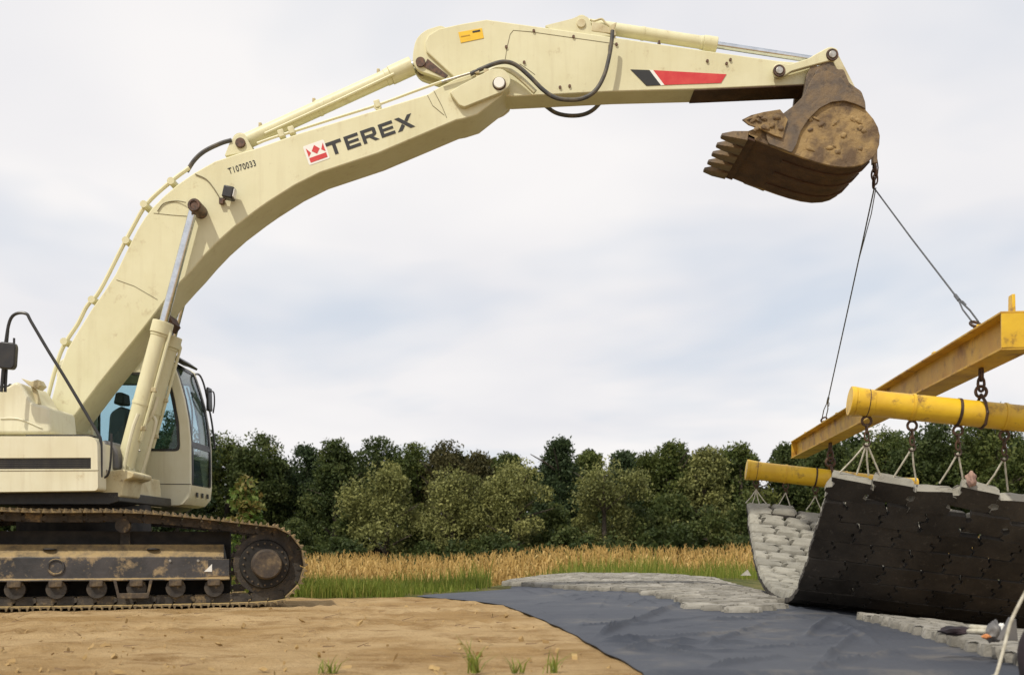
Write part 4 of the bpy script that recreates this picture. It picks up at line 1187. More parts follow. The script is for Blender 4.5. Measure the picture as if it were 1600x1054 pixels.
mb = MB(); mb.px([(92, 566), (100, 559.5), (262, 559.5), (268, 565), (262, 570), (92, 572)], y0c, y0c + .051, y1c - .051); mb.build('cab_roof', CREAM2, cab)
mb = MB(); mb.px([(262, 553), (272, 553), (286, 563), (284, 566), (270, 560), (262, 558)], y0c, y0c + .0, y1c - .3); mb.build('sun_visor', BLACK, cab, bevel=0.004)
mb = MB(); mb.px([(89, 572), (96, 572), (96, 757), (89, 757)], y0c, y0c + .051, y1c - .051); mb.build('cab_back', CREAM2, cab)
mb = MB(); mb.px(WINN, y0c, y0c + .02, y0c + .026); mb.build('side_window', GLASS, cab, smooth=0)
mb = MB(); mb.px(WINN, y0c, y1c - .03, y1c - .024); mb.build('side_window', GLASS, cab, smooth=0)
def inset(poly, k):
    c = sum((Vector(p) for p in poly), Vector((0, 0))) / len(poly)
    return [tuple(c + (Vector(p) - c) * (1 - k / (Vector(p) - c).length)) for p in poly]
mb = MB(); mb.px(WINN, y0c, y0c - .004, y0c + .018, holes=[inset(WINN, 4.5)]); mb.build('window_seal', BLACK, cab)
mb = MB(); mb.px(WINN, y0c, y1c - .022, y1c + .004, holes=[inset(WINN, 3.5)]); mb.build('window_seal', BLACK, cab)
# windscreen: two curved panes with black frame
def front_strip(pts, ya, yb, th, name, m_, parent=cab):
    mb = MB(); vs = []
    W = [pp(x, y, y0c) for x, y in pts]
    n = len(W)
    for yy in (ya, yb):
        for p in W: vs.append((p.x, yy, p.z))
    for yy in (ya, yb):
        for p in W: vs.append((p.x - th, yy, p.z))
    fs = [(i, i + 1, n + i + 1, n + i) for i in range(n - 1)] + [(2 * n + i, 3 * n + i, 3 * n + i + 1, 2 * n + i + 1) for i in range(n - 1)]
    fs += [(0, n, 3 * n, 2 * n), (n - 1, 3 * n - 1, 4 * n - 1, 2 * n - 1)] + [(i, 2 * n + i, 2 * n + i + 1, i + 1) for i in range(n - 1)] + [(n + i, n + i + 1, 3 * n + i + 1, 3 * n + i) for i in range(n - 1)]
    mb.add(vs, fs); return mb.build(name, m_, parent)
UP = [(268, 565), (274, 578), (281, 600), (287, 622), (292, 648), (295, 672), (296.5, 690)]
LO = [(296.8, 694), (297.5, 715), (297.5, 740), (297, 755)]
front_strip(UP, y0c + .06, y1c - .06, .006, 'windscreen', GLASS)
front_strip(LO, y0c + .06, y1c - .06, .006, 'lower_windscreen', GLASS)
off = lambda l, d=1.2: [(x + d, y) for x, y in l]
front_strip(off(UP + LO), y0c + .051, y0c + .10, .03, 'screen_frame', BLACK)
front_strip(off(UP + LO), y1c - .10, y1c - .051, .03, 'screen_frame', BLACK)
front_strip(off([(296, 688), (297, 697)]), y0c + .10, y1c - .10, .03, 'screen_bar', BLACK)
front_strip(off([(266, 563), (270, 570)]), y0c + .10, y1c - .10, .03, 'screen_bar', BLACK)
mb = MB(); mb.tube(pxpath([(300, 680), (300, 640), (292, 605)], 13.05), .012, 6); mb.build('wiper', BLACK, cab)
mb = MB(); mb.tube(pxpath([(297, 690), (291, 640), (287, 610), (283, 600)], 12.8), .016, 6); mb.build('grab_bar', BLACK, cab)
# seam, badge, interior
mb = MB(); mb.px([(200, 754.6), (298.5, 755.6), (298.5, 756.6), (200, 755.6)], y0c, y0c - .004, y0c + .0); mb.build('cab_seam', BLACK, cab, smooth=0)
mb = MB(); mb.px([(229, 761), (242, 761.5), (242, 772), (229, 771.5)], y0c, y0c - .004, y0c - .001); mb.build('rating_plate', GREYP, cab, smooth=0)
mb = MB(); q = pp(298.6, 770, y0c)
for k in range(3): mb.box((q.x, y0c + .25 + k * .22, q.z - .01), (.012, .05, .06))
mb.build('front_vent', BLACK, cab)
mb = MB(); mb.px(rounded([(150, 757), (158, 640), (178, 628), (186, 640), (182, 712), (224, 716), (226, 757)], 8), y0c, y0c + .25, y1c - .25); mb.build('operator_seat', SEATM, cab, bevel=0.03)
mb = MB(); mb.px(rounded([(160, 625), (164, 606), (176, 606), (178, 625)], 4), y0c, y0c + .33, y1c - .33); mb.build('headrest', SEATM, cab, bevel=0.02)
mb = MB(); mb.px([(262, 757), (268, 716), (286, 712), (292, 757)], y0c, y0c + .2, y1c - .2); mb.build('console', SEATM, cab, bevel=0.02)
mb = MB(); mb.px([(97, 757), (97, 700), (150, 706), (150, 757)], y0c, y0c + .06, y1c - .06); mb.build('rear_console', SEATM, cab)
# cab mirror on the far front corner
mb = MB(); mb.tube(smooth_path([pp(x, y, 13.5) for x, y in ((300, 588), (304, 584.5), (312, 586), (319, 602), (325, 630), (331, 660), (336, 700))], 4), .013, 8); mb.build('mirror_arm', BLACK, cab)
mb = MB(); mb.px(rounded([(324, 606), (327, 605), (328, 640), (324, 642)], 1), 13.5, 13.45, 13.62); mb.build('cab_mirror', BLACK, cab, bevel=0.006)
mb = MB(); mb.tube(smooth_path([pp(x, y, 13.55) for x, y in ((328, 611), (334, 613), (335, 630), (333, 645))], 4), .010, 6); mb.build('mirror_guard', BLACK, cab)

# --- stick
STICK = [(666, 80), (664, 66), (669, 55), (685, 45), (722, 37), (760, 30.5), (955, 57.5), (1020, 67.5), (1116, 81), (1216, 95), (1262, 99), (1282, 106), (1290, 118), (1284, 131), (1259, 132), (1094, 139.5), (960, 143), (880, 147), (800, 151), (770, 148), (735, 141), (712, 123)]
mb = MB(); mb.px(STICK, 11.82, 11.82, 12.18); stick = mb.build('stick', CREAM, ex, bevel=0.012)
LUG = rounded([(646, 84), (650, 64), (664, 50), (690, 42), (720, 60), (720, 126), (700, 128), (654, 113), (645, 100)], [6, 10, 10, 6, 2, 2, 4, 8, 5], 5)
for yy in (11.86, 12.07):
    mb = MB(); mb.px(LUG, 11.9, yy, yy + .07); mb.build('cylinder_lug', CREAM, stick, bevel=0.006)
c0 = pp(657, 97, 11.84)
mb = MB(); mb.cyl((c0.x, 11.83, c0.z), (c0.x, 12.17, c0.z), .055, 24); mb.build('lug_pin', DARKPIN, stick)
mb = MB(); mb.px([(668, 92), (700, 118), (696, 122), (662, 104)], 11.85, 11.848, 11.858); mb.build('dark_lug_plate', DARKPIN, stick)  # thin dark plate on the lower side of the lug
# arm cylinder
a = pp(378, 224, 12.0); b = pp(657, 97, 12.0)
bar, d, e = hydraulic('arm_cylinder', a, b, 0.945, .088, .05, gland=.26)
for yy in (11.80, 12.12):
    mb = MB(); mb.px(rounded([(352, 247), (362, 222), (372, 212), (384, 211), (389, 222), (398, 238)], 4), 11.85, yy, yy + .08); mb.build('cylinder_bracket', CREAM, boom, bevel=0.006)
q = pp(376, 224, 11.8); mb = MB(); mb.cyl((q.x, 11.77, q.z), (q.x, 12.23, q.z), .058, 24); mb.build('cylinder_pin', DARKPIN, boom, bevel=0.008)
for t in (.12, .42, .78):
    q = a + d * (b - a).length * t + Vector((-.03, -.02, .09)); mb = MB(); mb.box(q, (.035, .05, .05)); mb.build('port_block', CREAMD, bar, bevel=0.006)
mb = MB(); mb.tube([a + d * .3 + Vector((.02, -.10, -.05)), a + d * 1.2 + Vector((.02, -.10, -.05)), a + d * 1.95 + Vector((.02, -.10, -.04))], .016, 8); mb.build('feed_pipe', CREAM, bar)
# bucket cylinder on top of the stick
a = pp(908, 38, 12.0); k1 = pp(1117, 73, 12.0); b = pp(1288, 96, 12.0)
bar, d, e = hydraulic('bucket_cylinder', a, b, (k1 - a).length / (b - a).length, .072, .040, gland=.14)
for yy in (11.845, 12.085):
    mb = MB(); mb.px(rounded([(850, 44), (894, 33), (905, 28), (918, 30), (926, 50), (960, 60), (880, 60)], 4), 11.9, yy, yy + .07); mb.build('cylinder_lug', CREAM, stick, bevel=0.005)
q = pp(908, 37.5, 11.85); mb = MB(); mb.cyl((q.x, 11.825, q.z), (q.x, 12.175, q.z), .052, 24); mb.build('cylinder_pin', CREAMD, stick, bevel=0.006)
mb = MB(); mb.tube(pxpath([(922, 31), (928, 33), (940, 30), (946, 36), (953, 42), (958, 52)], 11.9), .012, 6); mb.build('grease_line', CREAMD, stick)
mb = MB(); mb.px([(954, 42), (963, 38), (960, 46), (962, 58), (956, 60)], 11.85, 11.80, 11.9); mb.build('hose_bracket', CREAMD, stick, bevel=0.004)
mb = MB(); mb.px([(925, 35), (940, 38), (955, 46), (955, 54), (924, 50)], 11.86, 11.84, 11.9); mb.build('port_cover', CREAMD, stick, bevel=0.006)
# hoses looping over the pivot
mb = MB(); mb.tube(pxpath([(735, 116), (752, 108), (775, 99), (792, 97), (808, 103), (828, 120), (848, 140), (866, 152), (886, 156), (910, 154), (930, 142), (944, 118), (952, 88), (956, 62), (957, 48)], 11.66, 6), .024, 10); mb.build('hose', HOSE, stick)
mb = MB(); mb.tube(pxpath([(800, 118), (830, 148), (853, 166), (870, 177), (893, 181), (915, 178), (932, 167), (944, 148), (952, 110)], 12.34, 6), .024, 10); mb.build('hose', HOSE, stick)
mb = MB(); mb.tube(pxpath([(690, 128), (720, 119), (750, 110)], 11.66), .014, 8); mb.build('hose_pipe', PIN, boom)
for x, y in ((745, 112), (748, 122), (760, 112)):
    q = pp(x, y, 11.66); mb = MB(); mb.box((q.x, 11.665, q.z), (.06, .05, .05)); mb.build('hose_clamp', CREAMD, boom, bevel=0.006)
mb = MB(); mb.tube(pxpath([(755, 117), (775, 107), (795, 110), (815, 124), (836, 144)], 11.74, 5), .03, 8); mb.build('hose_sleeve', CREAM, boom)
# decals, seams and small fittings of the stick
mb = MB(); mb.px([(716, 51), (753, 44.5), (756, 60), (720, 67.5)], 11.82, 11.814, 11.818); st = mb.build('warning_sticker', YSTICK, stick, smooth=0)
mb = MB(); mb.px([(738, 49.5), (750, 47.2), (750.6, 49.8), (738.6, 52)], 11.82, 11.8105, 11.8135); mb.build('sticker_print', INK, st, smooth=0)
mb = MB(); mb.px([(720, 57), (734, 54.5), (734.4, 56), (720.4, 58.6)], 11.82, 11.8105, 11.8135); mb.build('sticker_print', YELLOWB, st, smooth=0)
mb = MB(); mb.px([(985, 109), (1014.5, 110), (1032.5, 133.5), (1010, 134.5)], 11.82, 11.814, 11.818); mb.build('black_stripe', INK, stick, smooth=0)
mb = MB(); mb.px([(1014.5, 109.6), (1020.5, 110.2), (1038, 133.2), (1032.5, 134)], 11.82, 11.8145, 11.818); mb.build('white_stripe', WHITE, stick, smooth=0)
mb = MB(); mb.px([(1020.5, 110.2), (1135, 116.5), (1126.5, 130), (1038, 133.2)], 11.82, 11.814, 11.818); mb.build('red_stripe', RED, stick, smooth=0)
for l in ([(789, 96), (792, 75), (797, 54), (802, 47.5), (830, 50), (950, 67), (966, 70)], [(951, 70), (950, 92), (947, 112)], [(812, 100), (824, 108), (836, 117)]):
    mb = MB(); mb.tube([pp(x, y, 11.819) for x, y in l], .0035, 6); mb.build('panel_seam', SEAL, stick)
for x, y in ((791, 74), (834, 49), (896, 58), (875, 137), (890, 135), (1105, 96), (1135, 100), (1141, 94), (963, 70), (819, 98)):
    q = pp(x, y, 11.82); mb = MB(); mb.cyl((q.x, 11.80, q.z), (q.x, 11.83, q.z), .016, 10); mb.build('plug', DARKPIN, stick)
mb = MB(); mb.px([(1028, 65), (1029, 69), (1032, 70), (1031, 64)], 11.9, 11.88, 11.95); mb.build('clip', DARKPIN, stick)
mb = MB(); mb.px([(1085, 139.2), (1262, 131), (1262, 133.5), (1085, 141.2)], 11.82, 11.826, 12.174); mb.build('underside_strip', RUST, stick)  # thin dark brown layer on the outer part of the stick's underside
# bucket links
for yy in (11.715, 12.225):
    mb = MB(); mb.px(rounded([(1207, 110), (1210, 101), (1220, 98), (1232, 101), (1262, 92), (1288, 77), (1297, 73), (1308, 76), (1311, 86), (1305, 95), (1294, 96), (1264, 104), (1236, 112), (1226, 119), (1213, 119)], 4), 11.72, yy, yy + .06)
    mb.build('bucket_link', CREAM, stick, bevel=0.01)
for x, y in ((1218, 110), (1301, 85)):
    q = pp(x, y, 11.7); mb = MB(); mb.cyl((q.x, 11.69, q.z), (q.x, 12.31, q.z), .042, 24); pn = mb.build('link_pin', PIN, stick, bevel=0.006)
    mb = MB(); mb.ring((q.x, 11.712, q.z), (0, 1, 0), .058, .014, 24, 6); mb.build('pin_collar', DARKPIN, pn)
mb = MB(); mb.px([(1294, 80), (1306, 80), (1340, 146), (1336, 158), (1326, 154)], 11.9, 11.88, 12.12); mb.build('push_link', CREAMD, stick, bevel=0.008)

# --- bucket
bY0, bY1 = 11.40, 12.60
OUT = [(1163, 212), (1198, 226), (1231, 238), (1256, 247), (1278, 254), (1298, 259), (1317, 261.5), (1335, 260.5), (1348, 257), (1360, 250), (1369, 240), (1374, 226), (1375, 212), (1372, 199), (1365, 186), (1354, 173), (1340, 160), (1325, 149), (1308, 140), (1290, 134)]
c0 = Vector((1300, 200))
INN = []
for i, p in enumerate(OUT):
    v = Vector(p); a_ = Vector(OUT[max(0, i - 1)]); b_ = Vector(OUT[min(len(OUT) - 1, i + 1)])
    t = (b_ - a_).normalized(); nrm = Vector((t.y, -t.x))
    INN.append(tuple(v + nrm * 5))
mb = MB(); mb.px(OUT + INN[::-1], bY0, bY0 + .03, bY1 - .03)
bucket = mb.build('bucket', RUST, ex, smooth=50)
SIDE = OUT + [(1272, 132), (1258, 149), (1240, 166), (1216, 184), (1190, 197), (1165, 206)]
for nm, yy in (('side_plate', bY0), ('side_plate', bY1 - .035)):
    mb = MB(); mb.px(SIDE, bY0, yy, yy + .035); mb.build(nm, MUDDY, bucket, bevel=0.006)
BAND = rounded([(1216, 184), (1240, 166), (1256, 150), (1264, 132), (1272, 118), (1292, 112), (1312, 122), (1326, 140), (1345, 152), (1352, 172), (1338, 165), (1318, 159), (1298, 161), (1279, 171), (1262, 188), (1250, 206), (1243, 228), (1236, 240), (1222, 234), (1200, 226), (1196, 212)], 3, 3)
for yy in (bY0 - .03, bY1 + .001):
    mb = MB(); mb.px(BAND, bY0, yy, yy + .029); mb.build('side_band', RUSTG, bucket, bevel=0.006)
for yy in (bY0 - .055, bY1 + .03):
    mb = MB(); mb.px([(1158, 190), (1172, 183), (1192, 178), (1217, 174), (1222, 180), (1229, 190), (1224, 206), (1221, 219), (1206, 214), (1188, 205), (1168, 198)], bY0, yy, yy + .024); mb.build('side_cutter', MUDDY, bucket, bevel=0.004)
# ears around the stick end
EAR = rounded([(1252, 160), (1257, 140), (1260, 118), (1268, 102), (1280, 104), (1288, 96), (1300, 97), (1308, 109), (1318, 108), (1327, 130), (1346, 143), (1352, 160), (1353, 176), (1330, 168), (1300, 158), (1272, 158)], 4, 3)
for yy in (11.735, 12.20):
    mb = MB(); mb.px(EAR, 11.74, yy, yy + .065); mb.build('ear', RUSTG, bucket, bevel=0.012)
for x, y, r_ in ((1280, 118, .06), (1334, 153, .055)):
    q = pp(x, y, 11.74); mb = MB(); mb.cyl((q.x, 11.70, q.z), (q.x, 12.30, q.z), r_, 20); mb.build('bucket_pin', RUSTG, bucket, bevel=0.008)
mb = MB(); q0 = pp(1280, 118, 11.74); mb.cyl((q0.x, 11.81, q0.z), (q0.x, 12.19, q0.z), .12, 24); mb.build('pin_boss', RUSTG, bucket)
# lip and teeth
A = pp(1163, 211, bY0); 
mb = MB(); mb.px([(1150, 206), (1163, 206), (1180, 214), (1180, 222), (1163, 216)], bY0, bY0 + .0, bY1); mb.build('cutting_edge', RUST, bucket, bevel=0.006)
for k in range(5):
    yy = bY0 + .08 + k * (bY1 - bY0 - .16) / 4
    mb = MB()
    base_ = [pp(1170, 205, bY0), pp(1168, 220, bY0)]; mid = [pp(1146, 204.5, bY0), pp(1145, 215, bY0)]; tip = [pp(1129, 206, bY0), pp(1129, 210, bY0)]
    vs = []
    for (u_, l_), hw in ((base_, .09), (mid, .08), (tip, .045)):
        vs += [(u_.x, yy - hw, u_.z), (u_.x, yy + hw, u_.z), (l_.x, yy + hw, l_.z), (l_.x, yy - hw, l_.z)]
    fs = [(0, 1, 2, 3), (8, 11, 10, 9)]
    for s_ in (0, 4): fs += [(s_ + i, s_ + (i + 1) % 4, s_ + 4 + (i + 1) % 4, s_ + 4 + i) for i in range(4)]
    mb.add(vs, fs); mb.build('tooth', RUSTG, bucket, bevel=0.006)
# wear strips along the shell
for k, (i0, i1) in enumerate(((2, 11),)):
    for yy in (11.62, 11.98, 12.34):
        o_ = [Vector(p) for p in OUT[i0:i1]]
        out2 = []
        for i, p in enumerate(o_):
            t = (o_[min(len(o_) - 1, i + 1)] - o_[max(0, i - 1)]).normalized(); out2.append(tuple(p - Vector((t.y, -t.x)) * 2.2))
        mb = MB(); mb.px([tuple(p) for p in o_] + out2[::-1], bY0, yy, yy + .09); mb.build('underside_strip', RUST, bucket, bevel=0.003)
mb = MB(); q = pp(1366, 246, 11.95); mb.box(q, (.05, .08, .16)); mb.build('lifting_lug', RUSTG, bucket, bevel=0.008)

# mud caked on the near side of the bucket
mb = MB()
mr_ = random.Random(31)
for i in range(34):
    if i < 22: mx_, my_ = mr_.uniform(1262, 1366), mr_.uniform(178, 252)
    else: mx_, my_ = mr_.uniform(1172, 1222), mr_.uniform(182, 206)
    if i < 22 and ((mx_ - 1312) / 56) ** 2 + ((my_ - 210) / 44) ** 2 > 1: continue
    q = pp(mx_, my_, bY0 if i < 22 else bY0 - .06)
    rx_, rz_ = mr_.uniform(.02, .06), mr_.uniform(.012, .035)
    bmx = bmesh.new(); bmesh.ops.create_icosphere(bmx, subdivisions=2, radius=1); bmx.verts.index_update()
    a_ = mr_.uniform(-.8, .8)
    vs = []
    for v in bmx.verts:
        k = 1 + .5 * NV(v.co * 1.9 + Vector((i, 0, 0)))
        lx, lz = v.co.x * rx_ * k, v.co.z * rz_ * k
        vs.append(q + Vector((lx * math.cos(a_) - lz * math.sin(a_), v.co.y * .014 * k, lx * math.sin(a_) + lz * math.cos(a_))))
    mb.add(vs, [[v.index for v in f.verts] for f in bmx.faces]); bmx.free()
mo = mb.build('caked_mud', MUDDY, bucket, smooth=60)
mo['kind'] = 'stuff'
# ------------------------------------------------------------------ spreader rig
SL = 0.11
CX = lambda y: 4.0 + SL * (y - 8.8)
DV = Vector((SL, 1, 0)).normalized()                 # along the beam, away from the camera
LV = Vector((DV.y, -DV.x, 0))                        # across, to the right
ROLL = 0.12                                          # pipes and mat dip to the right
ZB = 2.46
bm0, bm1 = 7.9, 17.9
beam = empty('spreader_beam', (CX(13), 13, ZB - .3))
tag(beam, 'long yellow steel I-beam hanging from two wire ropes under the bucket', 'spreader beam')
FB = Matrix((LV, DV, Vector((0, 0, 1)))).transposed().to_4x4()
FB = Matrix.Translation((CX(8.8), 8.8, ZB)) @ FB      # local x across, y along, z from the top of the beam
l0, l1 = (bm0 - 8.8) / DV.y, (bm1 - 8.8) / DV.y
HBM, FWI = .30, .125
mb = MB(); mb.span(-FWI, FWI, l0, l1, -.018, 0); mb.build('top_flange', YELLOWB, beam, FB, bevel=0.003)
mb = MB(); mb.span(-FWI, FWI, l0, l1, -HBM, -HBM + .018); mb.build('bottom_flange', YELLOWB, beam, FB, bevel=0.003)
mb = MB(); mb.span(-.022, .022, l0 + .012, l1, -HBM + .0181, -.0181); mb.build('web', YELLOWB, beam, FB)
mb = MB(); mb.span(-FWI + .004, FWI - .004, l0 - .004, l0 + .010, -HBM + .0185, -.0185); mb.build('end_plate', YELLOW, beam, FB)
mb = MB(); mb.span(-FWI + .01, FWI - .01, l1 - .02, l1 - .004, -HBM + .0185, -.0185); mb.build('end_plate', YELLOWB, beam, FB)
y_near, y_far = 0.0, (15.6 - 8.8) / DV.y
lugs = [l0 + .12, 0.02, 1.25, y_far, y_far + 1.6, 5.9]
for k, ly in enumerate(lugs):
    mb = MB(); hgt = .15 if k in (0,) else .085
    mb.prism([(-.05, 0), (.05, 0), (.04, hgt), (-.04, hgt)], -.012, .012)
    mb.build('lifting_lug', YELLOW, beam, FB @ Matrix.Translation((0, ly, 0)) @ Matrix.Rotation(R(90), 4, 'Z'), bevel=0.003)
def link_chain(mbx, a, b, lw=.03, ll=.08, r=.007):
    a, b = Vector(a), Vector(b); d = b - a; n = max(2, int(d.length / (ll * .72))); d.normalize()
    L_ = (b - a).length / n
    up = Vector((0, 1, 0)) if abs(d.y) < .9 else Vector((1, 0, 0))
    s1 = d.cross(up).normalized(); s2 = d.cross(s1)
    for i in range(n):
        c = a + d * L_ * (i + .5); s = s1 if i % 2 else s2
        pts = []
        for k in range(13):
            an = 2 * math.pi * k / 12
            pts.append(c + d * math.sin(an) * L_ * .68 + s * math.cos(an) * lw * .62)
        mbx.tube(pts, r, 6, cap=False)
def shackle(mbx, c, d, w, r):
    """a bow round c, opening along d"""
    d = Vector(d).normalized(); s = Vector((0, 1, 0)).cross(d).normalized()
    pts = [c + d * (math.cos(a) * w) + s * (math.sin(a) * w * .8) for a in [R(-150 + 20 * k) for k in range(16)]]
    mbx.tube(pts, r, 8); mbx.cyl(pts[0] - s * .01, pts[-1] + s * .01, r * 1.15, 8)
# hanging pipes with chains and hooks
def pipe_bar(label, ypos, zc, half, rad, flange, chain_r):
    c = Vector((CX(ypos), ypos, zc))
    ax = (LV + Vector((0, 0, -ROLL))).normalized()
    root = empty('spreader_pipe', c)
    tag(root, label, 'spreader pipe', 'yellow spreader pipes')
    mb = MB(); mb.cyl(c - ax * half, c + ax * half, rad, 36); mb.build('pipe', YELLOW, root)
    for s in (-1, 1):
        e = c + ax * half * s
        mb = MB(); mb.cyl(e, e + ax * s * .045, rad * 1.14, 36); mb.cyl(e - ax * s * .16, e, rad * 1.02, 36, r1=rad * 1.12); mb.build('end_flange', YELLOW, root, bevel=0.006)
    hooks = []
    for k in range(6):
        t = -half + .10 + k * (2 * half - .2) / 5
        p = c + ax * t
        mb = MB(); mb.cyl(p - ax * .012, p + ax * .012, rad * 1.055, 36); band = mb.build('band', DARKBROWN if k % 2 == 0 else YELLOW, root)
        mb = MB()
        b = p - Vector((0, 0, rad))
        mb.ring(b - Vector((0, 0, .045)), (0, 1, 0), .040, .012, 16, 8)
        dz = .12 if ypos < 10 else .03
        link_chain(mb, b - Vector((0, 0, .085)), b - Vector((0, 0, .085 + dz)), .03, .07, .008)
        hk = b - Vector((0, 0, .085 + dz))
        pts = [hk + Vector((math.sin(a) * .028, 0, -.028 + math.cos(a) * .028)) for a in [R(20 * q) for q in range(14)]]
        mb.tube(pts, .008, 6)
        mb.build('hook_chain', DARKBROWN, root)
        hooks.append(hk - Vector((0, 0, .05)))
    # hanger up to the beam
    mb = MB()
    top_ = Vector((c.x, c.y, ZB - HBM)); pt = c + Vector((0, 0, rad))
    gap = top_.z - pt.z
    link_chain(mb, top_, pt + Vector((0, 0, gap * .35)), chain_r * 3.4, chain_r * 8, chain_r)
    mb.ring(pt + Vector((0, 0, gap * .28)), (0, 1, 0), chain_r * 3.6, chain_r * 1.1, 18, 8)
    mb.tube([pt + Vector((0, -rad * .0, gap * .2)), pt + Vector((0, -rad * .75, -.02)), c + Vector((0, -rad * 1.07, 0)), c + Vector((0, -rad * .75, -rad * .8)), c + Vector((0, 0, -rad * 1.07))], chain_r, 8)
    mb.tube([pt + Vector((0, 0, gap * .2)), pt + Vector((0, rad * .75, -.02)), c + Vector((0, rad * 1.07, 0)), c + Vector((0, rad * .75, -rad * .8)), c + Vector((0, 0, -rad * 1.07))], chain_r, 8)
    mb.build('hanger_chain', DARKBROWN, root)
    return root, hooks, ax
p_near, hk_near, AX = pipe_bar('near yellow steel pipe with end flange hung across the front of the beam', 8.71, 1.765, 1.05, .112, .13, .013)
p_far, hk_far, AX = pipe_bar('far yellow steel pipe hung across the far end of the beam', 15.1, 1.625, 1.18, .135, .15, .018)

# ------------------------------------------------------------------ hanging mat
PROF = [(8.74, 1.13), (8.98, .88), (9.40, .53), (9.86, .17), (10.35, -.06), (11.1, -.13), (12.0, -.10), (12.9, .02), (13.65, .25), (14.3, .56), (14.75, .83), (15.06, 1.10)]
PR = smooth_path([(0, y, z) for y, z in PROF], 12)
cum = [0.0]
for i in range(len(PR) - 1): cum.append(cum[-1] + (PR[i + 1] - PR[i]).length)
def prof_at(s):
    for i in range(len(PR) - 1):
        if s <= cum[i + 1] or i == len(PR) - 2:
            f = (s - cum[i]) / (cum[i + 1] - cum[i]); return PR[i].lerp(PR[i + 1], f), (PR[i + 1] - PR[i]).normalized()
hm = empty('concrete_block_mat', (CX(11.5), 11.5, -.1))
tag(hm, 'hanging mat of grey concrete blocks slung in a U between two yellow pipes', 'block mat', 'interlocking concrete mats')
nrow = int(cum[-1] / (BL + .003)); step = cum[-1] / nrow
drift = .05
for r_ in range(nrow):
    s = (r_ + .5) * step
    P, T = prof_at(s)
    T3 = (DV * T.y + Vector((0, 0, T.z))).normalized()
    nrm = LV.cross(T3).normalized()
    LVr = (LV + Vector((0, 0, -ROLL))).normalized()
    nrm = LVr.cross(T3).normalized()
    drift -= T3.dot(LVr) * step * .6
    xa = LVr; ya = nrm.cross(xa).normalized()
    M0 = Matrix((xa, ya, nrm)).transposed().to_4x4()
    NC = 7; hw = NC * BW / 2 + .05
    cols_ = [((c_ + .5) * BW + (BW / 2 if r_ % 2 else 0), 0) for c_ in range(NC - (r_ % 2))]
    if r_ % 2: cols_ = [(BW / 4, 1)] + cols_ + [(NC * BW - BW / 4, 1)]
    for v_, hf in cols_:
        v = v_ - hw + drift + rng.uniform(-.003, .003)
        wob_ = max(0.0, 1 - min(r_, nrow - 1 - r_) / 2.5)
        sag_ = .035 * math.sin(v * 7.5 + .6) * wob_ + rng.uniform(-.022, .022) * wob_ - .05 * wob_ * abs(math.sin(v * 3.1))
        pos = Vector((CX(P.y), P.y, P.z)) + LVr * v + (T3 * -sag_ if r_ < nrow / 2 else T3 * sag_)
        M = Matrix.Translation(pos) @ M0 @ Matrix.Rotation(rng.gauss(0, .012 + .05 * wob_), 4, 'Z') @ Matrix.Rotation(rng.gauss(0, .012 + .10 * wob_), 4, 'X') @ Matrix.Rotation(rng.gauss(0, .010 + .03 * wob_), 4, 'Y')
        if r_ == 0: M = M @ Matrix.Rotation(rng.uniform(.10, .42), 4, 'X')
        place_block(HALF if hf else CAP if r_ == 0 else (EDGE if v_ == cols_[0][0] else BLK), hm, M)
# ropes from the hooks to the first and last block rows
for hooks, s_row in ((hk_near, 0.5), (hk_far, nrow - .5)):
    P, T = prof_at(s_row * step)
    T3 = (DV * T.y + Vector((0, 0, T.z))).normalized()
    LVr = (LV + Vector((0, 0, -ROLL))).normalized(); nrm = LVr.cross(T3).normalized()
    outw = -T3 if s_row < 1 else T3
    base_c = Vector((CX(P.y), P.y, P.z)) + nrm * BT * .45 + outw * BL * .42
    for k, h in enumerate(hooks):
        v0 = (h - base_c).dot(LVr)
        for dv in ((-.16, -.05, .07, .17) if k == 0 else (-.11, .10)):
            e = base_c + LVr * (max(-1.25, min(1.3, v0 + dv + rng.uniform(-.02, .02))))
            mb = MB(); mb.tube([h + Vector((0, 0, .02)), h.lerp(e, .5) + Vector((rng.uniform(-.006, .006), 0, 0)), e], .008, 7); mb.build('lifting_rope', ROPE, hm)
# scraps caught on the mat
P, T = prof_at(0.0)
q = pp(1517, 748, 8.70)
def crumple(name, c, r, mat_, label, cat, flat=1.0, seed=1):
    rr = random.Random(seed); mb = MB(); bmx = bmesh.new(); bmesh.ops.create_icosphere(bmx, subdivisions=3, radius=1)
    vs = []
    for v in bmx.verts:
        k = 1 + .38 * NV(v.co * 1.7 + Vector((seed, 0, 0))) + .25 * NV(v.co * 4 + Vector((0, seed, 0)))
        vs.append(Vector((v.co.x * r[0] * k, v.co.y * r[1] * k, v.co.z * r[2] * k)) + Vector(c))
    bmx.verts.index_update()
    mb.add(vs, [[v.index for v in f.verts] for f in bmx.faces]); bmx.free()
    o = mb.build(name, mat_, None, smooth=50); tag(o, label, cat); return o
crumple('rag', q, (.045, .04, .062), PINKISH, 'crumpled faded pink cloth caught on the top edge of the hanging mat', 'rag', seed=3)

